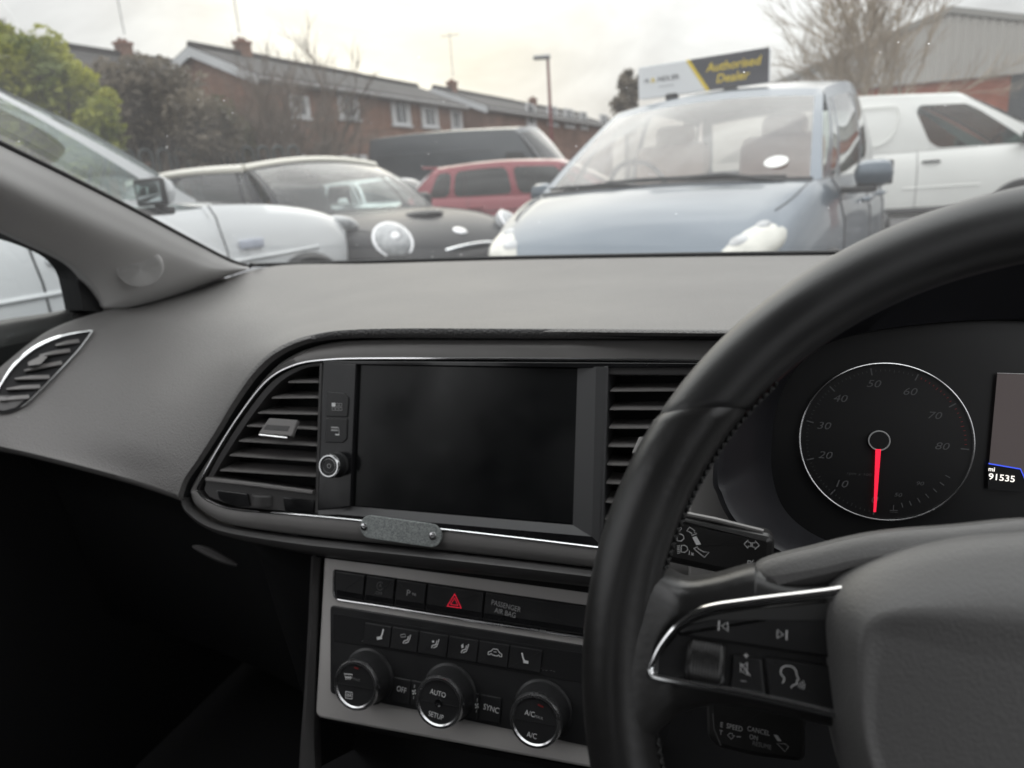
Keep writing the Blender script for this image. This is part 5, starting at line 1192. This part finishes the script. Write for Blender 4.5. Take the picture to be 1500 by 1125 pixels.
# ------------------------------------------------------------------ terraced houses
def brick(name, c1, c2, mortar, sx=1.0):
    m = mat(name, c1, .85); nt = m.node_tree; b = nt.nodes['Principled BSDF']; tc = nt.nodes.new('ShaderNodeTexCoord')
    mp = nt.nodes.new('ShaderNodeMapping'); mp.inputs['Rotation'].default_value = (RAD(90), 0, 0)
    br_ = nt.nodes.new('ShaderNodeTexBrick'); br_.inputs['Scale'].default_value = 4.4; br_.inputs['Color1'].default_value = (*c1, 1); br_.inputs['Color2'].default_value = (*c2, 1); br_.inputs['Mortar'].default_value = (*mortar, 1); br_.inputs['Mortar Size'].default_value = .015; br_.inputs['Row Height'].default_value = .33; br_.inputs['Brick Width'].default_value = 1
    no = nt.nodes.new('ShaderNodeTexNoise'); no.inputs['Scale'].default_value = .9; no.inputs['Detail'].default_value = 6
    mr = nt.nodes.new('ShaderNodeMapRange'); mr.inputs[1].default_value = .3; mr.inputs[2].default_value = .7; mr.inputs[3].default_value = .75; mr.inputs[4].default_value = 1.25
    vm = nt.nodes.new('ShaderNodeVectorMath'); vm.operation = 'SCALE'
    nt.links.new(tc.outputs['Object'], mp.inputs[0]); nt.links.new(mp.outputs[0], br_.inputs['Vector']); nt.links.new(tc.outputs['Object'], no.inputs['Vector'])
    nt.links.new(no.outputs['Fac'], mr.inputs[0]); nt.links.new(br_.outputs['Color'], vm.inputs[0]); nt.links.new(mr.outputs[0], vm.inputs['Scale']); nt.links.new(vm.outputs[0], b.inputs['Base Color'])
    return m
M['brick'] = brick('house_brick', (.20, .105, .07), (.15, .078, .054), (.2, .15, .12)); M['brick2'] = brick('unit_brick', (.33, .10, .06), (.27, .085, .05), (.3, .22, .18))
def tiles(name, c):
    m = mat(name, c, .8); nt = m.node_tree; b = nt.nodes['Principled BSDF']; tc = nt.nodes.new('ShaderNodeTexCoord'); wv = nt.nodes.new('ShaderNodeTexWave'); wv.bands_direction = 'Z'; wv.inputs['Scale'].default_value = 2.1; wv.inputs['Distortion'].default_value = .4
    no = nt.nodes.new('ShaderNodeTexNoise'); no.inputs['Scale'].default_value = 1.6; no.inputs['Detail'].default_value = 7
    mr = nt.nodes.new('ShaderNodeMapRange'); mr.inputs[1].default_value = .3; mr.inputs[2].default_value = .7; mr.inputs[3].default_value = .7; mr.inputs[4].default_value = 1.35
    vm = nt.nodes.new('ShaderNodeVectorMath'); vm.operation = 'SCALE'; vm.inputs[0].default_value = c; bp = nt.nodes.new('ShaderNodeBump'); bp.inputs['Strength'].default_value = .6; bp.inputs['Distance'].default_value = .05
    nt.links.new(tc.outputs['Object'], wv.inputs['Vector']); nt.links.new(tc.outputs['Object'], no.inputs['Vector']); nt.links.new(no.outputs['Fac'], mr.inputs[0]); nt.links.new(mr.outputs[0], vm.inputs['Scale']); nt.links.new(vm.outputs[0], b.inputs['Base Color']); nt.links.new(wv.outputs['Fac'], bp.inputs['Height']); nt.links.new(bp.outputs[0], b.inputs['Normal'])
    return m
M['tile'] = tiles('roof_tiles', (.034, .031, .03)); M['upvc'] = mat('white_window_frame', (.55, .56, .57), .4, var=(2, .05)); M['fascia'] = mat('painted_fascia', (.24, .235, .23), .5, var=(2, .1)); M['pane'] = mat('house_window_pane', (.04, .045, .05), .06, spec=.8); M['pot'] = mat('chimney_pot', (.2, .09, .06), .8, var=(4, .1)); M['aer'] = mat('aerial_metal', (.3, .3, .3), .4, metal=.8); M['curtain'] = mat('net_curtain', (.5, .5, .5), .8, var=(8, .2))
az = RAD(6.7); RD = V((math.sin(az), math.cos(az), 0)); RNm = V((math.cos(az), -math.sin(az), 0))
FO = at_d(447, 200, 26); FO.z = 0
class HF: pass
FC = Fr(FO, 0); FC.n = RNm.copy(); FC.ex = RD.copy(); FC.ey = V((0, 0, 1))
def fs(px, py): return FC.uv(px, py)
def house(name, label, s0, s1, eave, ridge, dep, wins, off=0.0, gable=True, chim=(), door=None, aerial=()):
    """one house of the terrace: s along the row, built in world axes"""
    root = empty(name, FO + RD * ((s0 + s1) / 2) - RNm * dep, label, 'house', 'terraced brick houses')
    def w(s, z, d): return FO + RD * s + V((0, 0, z)) + RNm * (off - d)
    mb = MB(); th = .25
    a = [w(s0, 0, 0), w(s1, 0, 0), w(s1, eave, 0), w(s0, eave, 0)]; b_ = [w(s0, 0, 2 * dep), w(s1, 0, 2 * dep), w(s1, eave, 2 * dep), w(s0, eave, 2 * dep)]
    mb.ngon(a, M['brick']); mb.ngon(b_, M['brick']); mb.ngon([a[0], a[3], w(s0, ridge - .1, dep), b_[3], b_[0]], M['brick']); mb.ngon([a[1], a[2], w(s1, ridge - .1, dep), b_[2], b_[1]], M['brick'])
    mb.build('wall', root)
    ov = .3; mb = MB(); e0, e1 = (s0 - (.25 if gable else 0)), s1
    sl = (ridge - eave) / dep
    prof = [(-ov, eave - sl * ov), (dep, ridge), (2 * dep + ov, eave - sl * ov), (2 * dep + ov, eave - sl * ov + .14), (dep, ridge + .14), (-ov, eave - sl * ov + .14)]
    mb.loft([[w(e0, z, d) for d, z in prof], [w(e1, z, d) for d, z in prof]], M['tile'], cu=True); mb.ngon([w(e0, z, d) for d, z in prof], M['tile']); mb.ngon([w(e1, z, d) for d, z in prof], M['tile'])
    ro = mb.build('roof', root)
    mb = MB(); mb.tube([w(e0 + .05, ridge + .17, dep), w(e1, ridge + .17, dep)], .12, M['tile'], seg=8); mb.build('ridge_tiles', ro)
    mb = MB(); c0, c1 = w(e0, eave - sl * ov - .02, -ov - .03), w(e1, eave - sl * ov - .02, -ov - .03); mb.tube([c0, c1], .09, M['fascia'], seg=8)
    mb.loft([[w(e0, eave - .25, -ov + .02), w(e1, eave - .25, -ov + .02)], [w(e0, eave - .02, -ov + .02), w(e1, eave - .02, -ov + .02)]], M['fascia']); mb.build('gutter', root)
    if gable:
        for k in (0, 1):
            mb = MB(); d0, d1 = (-ov, dep) if k == 0 else (2 * dep + ov, dep)
            p0, p1 = w(e0 - .02, eave - sl * ov, d0), w(e0 - .02, ridge, d1)
            mb.loft([[p0 + V((0, 0, -.22)), p1 + V((0, 0, -.22))], [p0 + V((0, 0, .10)), p1 + V((0, 0, .10))], [p0 + V((0, 0, .10)) + RD * .06, p1 + V((0, 0, .10)) + RD * .06]], M['upvc']); mb.build('bargeboard', ro)
    for (c_, z0, z1, wd) in wins:
        mb = MB(); u0_, u1_ = c_ - wd / 2, c_ + wd / 2; t = .09
        for (x0, x1, y0, y1) in ((u0_, u1_, z0, z0 + t), (u0_, u1_, z1 - t, z1), (u0_, u0_ + t, z0 + t, z1 - t), (u1_ - t, u1_, z0 + t, z1 - t), (c_ - .04, c_ + .04, z0 + t, z1 - t)):
            pts = [w(x0, y0, -.05), w(x1, y0, -.05), w(x1, y1, -.05), w(x0, y1, -.05)]; mb.ngon(pts, M['upvc']); mb.loft([pts, [p - RNm * .07 for p in pts]], M['upvc'], cu=True)
        pts = [w(u0_ - .08, z0 - .08, -.09), w(u1_ + .08, z0 - .08, -.09), w(u1_ + .08, z0, -.09), w(u0_ - .08, z0, -.09)]; mb.ngon(pts, M['upvc']); mb.loft([pts, [p - RNm * .1 for p in pts]], M['upvc'], cu=True)
        wn = mb.build('window', root); mb = MB(); mb.ngon([w(u0_ + t, z0 + t, -.015), w(u1_ - t, z0 + t, -.015), w(u1_ - t, z1 - t, -.015), w(u0_ + t, z1 - t, -.015)], M['pane'])
        mb.ngon([w(u0_ + t, z0 + t, -.03), w(u0_ + t + wd * .2, z0 + t, -.03), w(u0_ + t + wd * .16, z1 - t, -.03), w(u0_ + t, z1 - t, -.03)], M['curtain']); mb.ngon([w(u1_ - t - wd * .2, z0 + t, -.03), w(u1_ - t, z0 + t, -.03), w(u1_ - t, z1 - t, -.03), w(u1_ - t - wd * .18, z1 - t, -.03)], M['curtain'])
        mb.build('pane', wn)
    for s_ in chim:
        mb = MB(); rot = Matrix.Rotation(-az, 3, 'Z'); c_ = w(s_, ridge - .22, dep); mb.box(c_, (.38, .5, 1.5), M['brick'], rot); mb.box(c_ + V((0, 0, .78)), (.46, .58, .1), M['pot'], rot); ch_ = mb.build('chimney', ro)
        mb = MB(); [mb.lathe(w(s_ + k * .5, ridge + .6, dep), V((0, 0, 1)), [(.08, 0), (.07, .12), (.08, .13), (.001, .13)], M['pot'], seg=14) for k in (-.22, .22)]; mb.build('chimney_pot', ro)
    for s_, hh in aerial:
        mb = MB(); p = w(s_, ridge + .9, dep); mb.tube([p, p + V((0, 0, hh))], .022, M['aer'], seg=6); mb.tube([p + V((-.5, 0, hh - .15)), p + V((.5, .1, hh - .15))], .016, M['aer'], seg=5)
        for k in range(6): mb.tube([p + V((-.45 + k * .18, -.2, hh - .15)), p + V((-.45 + k * .18, .2, hh - .15))], .012, M['aer'], seg=4)
        mb.build('aerial', ro)
    if door:
        mb = MB(); s_ = door; pts = [w(s_ - .45, .1, -.04), w(s_ + .45, .1, -.04), w(s_ + .45, 2.1, -.04), w(s_ - .45, 2.1, -.04)]; mb.ngon(pts, M['upvc']); mb.loft([pts, [p - RNm * .06 for p in pts]], M['upvc'], cu=True); mb.build('door', root)
    return root
def win(px0, px1, py0, py1):
    a, b_ = fs(px0, (py0 + py1) / 2), fs(px1, (py0 + py1) / 2); return ((a[0] + b_[0]) / 2, fs((px0 + px1) / 2, py1)[1], fs((px0 + px1) / 2, py0)[1], abs(b_[0] - a[0]))
sA, sB, sC, sD = fs(375, 115)[0], fs(560, 140)[0], fs(655, 150)[0], fs(742, 165)[0]
gq = hit(285, 74, FO + RD * sA, RD); HD = (FO + RD * sA - gq).dot(RNm); HR = gq.z
ev = fs(375, 116)[1] + .12
house('brick_house', 'brick end house with white gable bargeboards and a chimney with an aerial', sA, fs(478, 150)[0], ev, HR, HD, [win(430, 470, 226, 244), win(425, 452, 140, 172)], chim=(sA + 2.3,), aerial=((sA + 2.25, 2.4),), door=sA + 1)
house('brick_house', 'brick terraced house with paired white upper windows above the parked cars', fs(478, 150)[0] + .02, fs(602, 150)[0], ev, HR - .02, HD, [win(495, 524, 137, 174), win(573, 600, 147, 183), win(497, 537, 227, 248)], gable=False, door=fs(560, 200)[0])
house('brick_house', 'brick terraced house ending short of the grey van roof', fs(602, 150)[0] + .02, sC + 1.5, ev, HR - .04, HD, [win(617, 641, 156, 186), win(660, 676, 162, 190)], gable=False, chim=())
house('brick_house', 'farther gabled brick house with white verge and chimney above the grey van', sC + 2.2, fs(792, 160)[0], ev - .1, HR - .12, HD + .2, [win(750, 764, 155, 186), win(782, 797, 158, 185)], off=.9, chim=(sC + 4,), aerial=((sC + 4.2, 2.2),))
house('brick_house', 'far end brick house of the terrace beside the red lamp post', fs(792, 160)[0] + .02, fs(880, 180)[0], ev - .1, HR - .14, HD + .2, [win(808, 822, 162, 188), win(832, 842, 166, 190), win(862, 874, 170, 190)], off=.9, gable=False, chim=(fs(792, 160)[0] + 3.2,))
# nearer house behind the bushes
bo_ = 7.0; rp0 = hit(110, 74, FO - RNm * bo_, RNm); rp1 = hit(265, 90, FO - RNm * bo_, RNm); b0 = (rp0 - FO).dot(RD); b1 = (rp1 - FO).dot(RD); bch = (hit(183, 80, FO - RNm * bo_, RNm) - FO).dot(RD)
house('brick_house', 'dark roofed house rising behind the yellow-green bush', b0 - 4, b1 + 3, rp1.z - 1.9, (rp0.z + rp1.z) / 2 - .15, HD, [((b0 + b1) / 2, 3.0, 4.2, 1.2)], off=HD - bo_, gable=False, chim=(bch,), aerial=((bch + .15, 2.6),))

# ------------------------------------------------------------------ lamp post
lp_ = at_d(806, 160, 21); M['lampred'] = mat('red_painted_post', (.16, .03, .03), .5, var=(3, .1))
lamp = empty('street_lamp', V((lp_.x, lp_.y, 0)), 'slim dark red street lamp post in front of the far houses', 'street lamp')
zt_ = at_d(803, 88, 21).z
mb = MB(); mb.tube([V((lp_.x, lp_.y, 0)), V((lp_.x, lp_.y, 1.2)), V((lp_.x, lp_.y, 1.25)), V((lp_.x, lp_.y, zt_))], [.09, .09, .055, .04], M['lampred'], seg=10); mb.build('post', lamp)
mb = MB(); mb.box((lp_.x - .15, lp_.y - .1, zt_ + .02), (.5, .2, .12), M['aer'], Matrix.Rotation(.3, 3, 'Z'), .04); mb.build('lamp_head', lamp)

# ------------------------------------------------------------------ industrial unit
M['clad'] = mat('profiled_cladding', (.42, .40, .37), .5, var=(.6, .06)); M['cladtrim'] = mat('cladding_trim', (.3, .29, .27), .5)
unit = empty('industrial_unit', at_d(1400, 200, 27), 'grey profiled metal industrial unit over a red brick base', 'industrial building')
uy = RAD(4); UF = Fr(at_d(1390, 120, 26), 0); UF.ex = V((math.cos(uy), math.sin(uy), 0)); UF.n = V((math.sin(uy), -math.cos(uy), 0)); UF.ey = V((0, 0, 1))
ap = UF.uv(1390, 14); bl_ = UF.uv(1095, 140); br2 = UF.uv(1500, 26); zb_ = UF.uv(1400, 117)[1]; L0 = bl_[0]
slope_l = (ap[1] - bl_[1]) / (ap[0] - bl_[0]); slope_r = (br2[1] - ap[1]) / (br2[0] - ap[0])
def utop(u): return ap[1] + (u - ap[0]) * (slope_l if u < ap[0] else slope_r)
R0_ = ap[0] + 12; mb = MB(); n_ = 260; rows_b, rows_t = [], []
for k in range(n_ + 1):
    u = L0 + (R0_ - L0) * k / n_; o = .045 if (k // 2) % 2 else 0
    rows_b.append(UF.w(u, min(zb_, utop(u) - .05), o)); rows_t.append(UF.w(u, utop(u), o))
mb.loft([rows_b, rows_t], M['clad']); mb.build('cladding', unit, sharp=20)
mb = MB(); g0 = -UF.o.z; rb_ = UF.uv(1482, 120)[0]
mb.loft([[UF.w(L0, g0, -.1), UF.w(rb_, g0, -.1)], [UF.w(L0, zb_ + .2, -.1), UF.w(rb_, zb_ + .2, -.1)]], M['brick2'])
mb.loft([[UF.w(rb_ + 1.2, g0, -.1), UF.w(R0_, g0, -.1)], [UF.w(rb_ + 1.2, zb_ + .2, -.1), UF.w(R0_, zb_ + .2, -.1)]], M['brick2'])
mb.loft([[UF.w(L0, g0, -.1), UF.w(L0, g0, -25)], [UF.w(L0, utop(L0), -.1), UF.w(L0, utop(L0), -25)]], M['brick2']); mb.build('brick_base', unit)
mb = MB(); mb.loft([[UF.w(rb_, g0, -.18), UF.w(rb_ + 1.2, g0, -.18)], [UF.w(rb_, zb_ + .2, -.18), UF.w(rb_ + 1.2, zb_ + .2, -.18)]], M['pane']); mb.build('window', unit)
mb = MB(); tp_ = [UF.w(L0 - .2, utop(L0 - .2) + .1, .1), UF.w(ap[0], ap[1] + .1, .1), UF.w(R0_, utop(R0_) + .1, .1)]
mb.loft([[p - V((0, 0, .22)) for p in tp_], tp_, [p - UF.n * 25 for p in tp_]], M['cladtrim']); mb.build('roof', unit)

# ------------------------------------------------------------------ fence, trees, shrubs
M['fence'] = mat('dark_green_railing', (.035, .045, .045), .5, var=(6, .1))
fen = empty('railing_fence', at_d(265, 245, 12.5), 'dark round-topped metal railing in front of the bushes', 'fence')
fp0, fp1 = at_d(120, 230, 12.2), at_d(460, 232, 14.5); fp0.z = fp1.z = 0; fd = (fp1 - fp0); Lf = fd.length; fd.normalize(); nb = int(Lf / .30)
ztop = at_d(270, 217, 13).z
for k in range(nb):
    mb = MB(); a = fp0 + fd * (k * .30); b_ = a + fd * .20
    mb.tube([a, a + V((0, 0, ztop - .1))] + [a.lerp(b_, .5) + fd * (-.10 * math.cos(t)) + V((0, 0, ztop - .1 + .10 * math.sin(t))) for t in [PI * j / 8 for j in range(1, 8)]] + [b_ + V((0, 0, ztop - .1)), b_], .028, M['fence'], seg=6); mb.build('hoop', fen)
mb = MB(); [mb.tube([fp0 + V((0, 0, z)), fp0 + fd * Lf + V((0, 0, z))], .03, M['fence'], seg=6) for z in (.2, ztop - .45)]; mb.build('rail', fen)

def leafmat(name, c1, c2):
    m = mat(name, c1, .6); nt = m.node_tree; b = nt.nodes['Principled BSDF']; tc = nt.nodes.new('ShaderNodeTexCoord'); no = nt.nodes.new('ShaderNodeTexNoise'); no.inputs['Scale'].default_value = 1.7; no.inputs['Detail'].default_value = 8
    rp = nt.nodes.new('ShaderNodeValToRGB'); rp.color_ramp.elements[0].position = .36; rp.color_ramp.elements[1].position = .66; rp.color_ramp.elements[0].color = (*c1, 1); rp.color_ramp.elements[1].color = (*c2, 1)
    nt.links.new(tc.outputs['Object'], no.inputs['Vector']); nt.links.new(no.outputs['Fac'], rp.inputs[0]); nt.links.new(rp.outputs[0], b.inputs['Base Color'])
    tl = nt.nodes.new('ShaderNodeBsdfTranslucent'); ms = nt.nodes.new('ShaderNodeMixShader'); ms.inputs[0].default_value = .4; nt.links.new(rp.outputs[0], tl.inputs[0]); nt.links.new(b.outputs[0], ms.inputs[1]); nt.links.new(tl.outputs[0], ms.inputs[2]); nt.links.new(ms.outputs[0], nt.nodes['Material Output'].inputs[0]); return m
M['leafy'] = leafmat('yellow_green_leaves', (.12, .155, .03), (.44, .44, .06)); M['leafd'] = leafmat('dark_evergreen_leaves', (.10, .085, .062), (.24, .20, .145)); M['leafo'] = leafmat('olive_leaves', (.05, .06, .025), (.11, .10, .05))
M['bark'] = mat('bark', (.10, .08, .06), .9, bump=(30, .6), var=(3, .2)); M['twig'] = mat('bare_twigs', (.13, .10, .078), .9, var=(2, .2)); M['twig2'] = mat('pale_bare_twigs', (.33, .27, .2), .9, var=(2, .2))
def leafy(name, label, base, clumps, n, size, m, cat='bush', group=None, seed=1):
    rnd = random.Random(seed); root = empty(name, base, label, cat, group); mb = MB(); vs, fs_ = [], []
    for _ in range(n):
        c_, r = rnd.choices(clumps, weights=[k[1] ** 2 for k in clumps])[0]
        d = V((rnd.gauss(0, 1), rnd.gauss(0, 1), rnd.gauss(0, 1))).normalized(); rr = r * (rnd.random() ** .42) * (.75 + .5 * mnoise.noise((V(c_) + d * r) * 1.6 + V((seed, 0, 0))) + .2)
        p = V(c_) + d * rr
        if p.z < .05: continue
        t = V((rnd.gauss(0, 1), rnd.gauss(0, 1), rnd.gauss(0, .7))).normalized(); q = t.cross(V((rnd.gauss(0, 1), rnd.gauss(0, 1), rnd.gauss(0, 1)))).normalized(); s_ = size * rnd.uniform(.6, 1.4); k = len(vs)
        vs += [p - t * s_, p + q * s_ * .45, p + t * s_, p - q * s_ * .45]; fs_.append((k, k + 1, k + 2, k + 3))
    mb.add(vs, fs_, m); mb.build('foliage', root, recalc=False)
    mb = MB()
    for c_, r in clumps:
        c_ = V(c_); mb.tube([V(base) + V((rnd.uniform(-.2, .2), rnd.uniform(-.2, .2), 0)), V(base).lerp(c_, .5) + V((rnd.uniform(-.2, .2), 0, .1)), c_], [.06, .04, .012], M['bark'], seg=6)
        for _ in range(5):
            d = V((rnd.gauss(0, 1), rnd.gauss(0, 1), rnd.gauss(.6, .7))).normalized(); mb.tube([c_, c_ + d * r * .6, c_ + d * r * rnd.uniform(.9, 1.3)], [.015, .01, .004], M['bark'], seg=4)
    mb.build('stem', root); return root
def cl(lst, dep, jit=.35, seed=3):
    rnd = random.Random(seed); out = []
    for px, py, rp in lst: out.append((at_d(px, py, dep + rnd.uniform(-jit, jit)), rp * dep / F))
    return out
g = at_d(70, 330, 8.6); leafy('leafy_bush', 'tall yellow-green leafy bush rising above the white car roof', V((g.x, g.y, 0)), cl([(10, 95, 55), (60, 110, 55), (100, 130, 50), (40, 160, 60), (95, 180, 55), (145, 185, 38), (10, 200, 60), (150, 150, 26), (120, 225, 45), (60, 240, 60), (-40, 120, 70), (0, 45, 20), (35, 70, 22), (80, 85, 20), (-60, 220, 80), (160, 205, 22)], 8.6, .6), 15000, .055, M['leafy'], seed=5)
g = at_d(230, 330, 13.5); leafy('leafy_bush', 'dark evergreen bush between the yellow-green bush and the railing', V((g.x, g.y, 0)), cl([(170, 130, 45), (215, 120, 45), (255, 135, 42), (190, 180, 50), (245, 185, 52), (290, 170, 40), (300, 205, 40), (220, 220, 55), (160, 210, 50), (330, 190, 30), (320, 225, 40)], 13.8, .8), 8500, .075, M['leafd'], seed=8)
g = at_d(330, 330, 14.8); leafy('leafy_bush', 'sparse olive shrub beside the bare thicket', V((g.x, g.y, 0)), cl([(285, 180, 34), (315, 170, 30), (340, 195, 36), (300, 215, 36), (345, 225, 34)], 15.0, .5), 2600, .07, M['leafo'], seed=11)

def bare(name, label, base, h, n_main, spread, m, seed, lev=5, r0=.07, cat='tree', group='bare winter trees', up_=1.0):
    rnd = random.Random(seed); root = empty(name, base, label, cat, group); tr, tw = MB(), MB()
    def grow(p, d, L, r, lv):
        n_ = 4; pts = [p]
        for k in range(n_):
            d = (d + V((rnd.gauss(0, .13), rnd.gauss(0, .13), rnd.gauss(.03 * up_, .08)))).normalized(); pts.append(pts[-1] + d * L / n_)
        (tr if lv >= lev - 1 else tw).tube(pts, [r * (1 - .42 * k / n_) for k in range(n_ + 1)], (M['bark'] if m is M['twig'] else m) if lv >= lev - 1 else m, seg=5 if lv > 1 else 3, caps=False)
        if lv <= 0: return
        for k in range(3 if lv > 1 else 4):
            f = rnd.uniform(.35, 1.0) if k else 1.0; q = pts[min(n_, max(1, int(round(f * n_))))]
            a = V((rnd.gauss(0, 1), rnd.gauss(0, 1), rnd.gauss(0, .6))); nd = (d + a.normalized() * spread * rnd.uniform(.5, 1.1)).normalized()
            grow(q, nd, L * rnd.uniform(.58, .82), r * .64, lv - 1)
    for k in range(n_main):
        a = 2 * PI * k / n_main + rnd.uniform(-.4, .4); d = V((math.cos(a) * spread * .55, math.sin(a) * spread * .55, 1)).normalized()
        grow(V(base) + V((rnd.uniform(-.15, .15), rnd.uniform(-.15, .15), 0)), d, h * .34, r0, lev)
    tr.build('trunk', root); tw.build('twigs', root); return root
g = at_d(1292, 150, 17); bare('bare_tree', 'large bare tree with fine pale twigs in front of the industrial unit', V((g.x, g.y, 0)), 6.4, 9, .45, M['twig2'], 21, lev=5, r0=.046)
g = at_d(440, 240, 18); bare('bare_tree', 'slim bare tree rising above the brick house ridge', V((g.x, g.y, 0)), 5.0, 5, .45, M['twig'], 4, lev=5, r0=.06)
g = at_d(395, 240, 17); bare('bare_tree', 'bushy bare thicket by the end house wall', V((g.x, g.y, 0)), 3.9, 13, .72, M['twig'], 9, lev=5, r0=.045)
g = at_d(330, 240, 16.4); bare('bare_tree', 'low bare thicket at the foot of the white gable', V((g.x, g.y, 0)), 3.6, 13, .75, M['twig'], 14, lev=5, r0=.042)
g = at_d(470, 240, 19.5); bare('bare_tree', 'thin bare sapling beside the paired lower windows', V((g.x, g.y, 0)), 3.2, 8, .7, M['twig'], 31, lev=5, r0=.035)
g = at_d(915, 140, 46); leafy('conifer_tree', 'dark conifer far behind the dealer sign', V((g.x, g.y, 0)), [(at_d(x, y, 46), r * 46 / F) for x, y, r in ((920, 108, 8), (916, 122, 13), (922, 138, 17), (915, 155, 20), (935, 130, 14), (940, 118, 9), (918, 175, 22))], 5000, .16, M['leafd'], cat='tree', seed=17)
# far tree line closing the view
for i, (x, y, r, d_) in enumerate(((1165, 150, 26, 60), (1205, 160, 22, 55), (890, 190, 14, 70))):
    g = at_d(x, y + 60, d_); leafy('broadleaf_tree', ['hazy dark tree at the edge of the industrial unit', 'low dark tree crown beside the white van', 'small far tree at the end of the terrace'][i], V((g.x, g.y, 0)), [(at_d(x + a * r * .7, y + b_ * r * .6, d_), r * .6 * d_ / F) for a, b_ in ((0, 0), (-1, .5), (1, .4), (0, -.9), (.6, 1.2), (-.6, 1.3))], 2500, .2, M['leafo'], cat='tree', seed=40 + i)

# ================================================================== WORLD, SUN, CAMERA
sun_dir = ray(560, -360)
el = math.asin(sun_dir.z); azs = math.atan2(sun_dir.x, sun_dir.y)
wd = bpy.data.worlds.new('World'); sc.world = wd; wd.use_nodes = True; nt = wd.node_tree
bg = nt.nodes['Background']; bg.inputs['Strength'].default_value = .1
sky = nt.nodes.new('ShaderNodeTexSky'); sky.sky_type = 'NISHITA'; sky.sun_disc = False; sky.sun_elevation = el; sky.sun_rotation = azs; sky.air_density = 1.2; sky.dust_density = 3
tc = nt.nodes.new('ShaderNodeTexCoord'); nrm = nt.nodes.new('ShaderNodeVectorMath'); nrm.operation = 'NORMALIZE'; nt.links.new(tc.outputs['Generated'], nrm.inputs[0])
mp = nt.nodes.new('ShaderNodeMapping'); mp.inputs['Scale'].default_value = (1.6, 1.6, 4.2); nt.links.new(nrm.outputs[0], mp.inputs[0])
no = nt.nodes.new('ShaderNodeTexNoise'); no.inputs['Scale'].default_value = 1.9; no.inputs['Detail'].default_value = 7; no.inputs['Roughness'].default_value = .55; no.inputs['Distortion'].default_value = .5; nt.links.new(mp.outputs[0], no.inputs['Vector'])
rp = nt.nodes.new('ShaderNodeValToRGB'); nt.links.new(no.outputs['Fac'], rp.inputs[0])
SKY = 9.1
rp.color_ramp.elements[0].position = .36; rp.color_ramp.elements[0].color = (.62, .62, .63, 1); rp.color_ramp.elements[1].position = .64; rp.color_ramp.elements[1].color = (1.07, 1.075, 1.08, 1)
sep = nt.nodes.new('ShaderNodeSeparateXYZ'); nt.links.new(nrm.outputs[0], sep.inputs[0])
gr = nt.nodes.new('ShaderNodeMapRange'); gr.inputs[1].default_value = .2; gr.inputs[2].default_value = .85; gr.inputs[3].default_value = SKY; gr.inputs[4].default_value = SKY * 3.1; nt.links.new(sep.outputs[2], gr.inputs[0])
vm = nt.nodes.new('ShaderNodeVectorMath'); vm.operation = 'SCALE'; nt.links.new(rp.outputs[0], vm.inputs[0]); nt.links.new(gr.outputs[0], vm.inputs['Scale'])
dt = nt.nodes.new('ShaderNodeVectorMath'); dt.operation = 'DOT_PRODUCT'; nt.links.new(nrm.outputs[0], dt.inputs[0]); dt.inputs[1].default_value = ray(560, -60)
g1 = nt.nodes.new('ShaderNodeMapRange'); g1.inputs[1].default_value = .93; g1.inputs[2].default_value = 1.0; g1.inputs[3].default_value = 0; g1.inputs[4].default_value = 1; nt.links.new(dt.outputs['Value'], g1.inputs[0])
pw = nt.nodes.new('ShaderNodeMath'); pw.operation = 'POWER'; pw.inputs[1].default_value = 2.2; nt.links.new(g1.outputs[0], pw.inputs[0])
gm = nt.nodes.new('ShaderNodeVectorMath'); gm.operation = 'SCALE'; gm.inputs[0].default_value = (3.3, 2.8, 1.35); nt.links.new(pw.outputs[0], gm.inputs['Scale'])
ad = nt.nodes.new('ShaderNodeVectorMath'); ad.operation = 'ADD'; nt.links.new(vm.outputs[0], ad.inputs[0]); nt.links.new(gm.outputs[0], ad.inputs[1])
mx = nt.nodes.new('ShaderNodeMix'); mx.data_type = 'RGBA'; mx.inputs['Factor'].default_value = .93; nt.links.new(sky.outputs[0], mx.inputs['A']); nt.links.new(ad.outputs[0], mx.inputs['B'])
nt.links.new(mx.outputs['Result'], bg.inputs[0])
sl_ = bpy.data.lights.new('sun', 'SUN'); sl_.energy = .9; sl_.angle = RAD(75); sl_.color = (1, .95, .86); so_ = bpy.data.objects.new('sun', sl_); COL.objects.link(so_); so_.rotation_euler = (-sun_dir).to_track_quat('-Z', 'Y').to_euler()

cam = bpy.data.cameras.new('camera'); co = bpy.data.objects.new('camera', cam); COL.objects.link(co)
m4 = RW.to_4x4(); m4.translation = EYE; co.matrix_world = m4
cam.sensor_width = 36; cam.lens = 36 * F / 1500; cam.clip_start = .02; cam.clip_end = 2000
cam.dof.use_dof = True; cam.dof.focus_distance = .425; cam.dof.aperture_fstop = cam.lens / 2.9
sc.camera = co
sc.view_settings.view_transform = 'Standard'; sc.view_settings.look = 'None'; sc.view_settings.gamma = 1; sc.view_settings.exposure = .18
sc.render.engine = 'CYCLES'; sc.cycles.use_denoising = True; sc.cycles.max_bounces = 8; sc.cycles.transparent_max_bounces = 16; sc.cycles.diffuse_bounces = 4; sc.cycles.glossy_bounces = 4; sc.cycles.sample_clamp_indirect = 8; sc.cycles.caustics_reflective = False
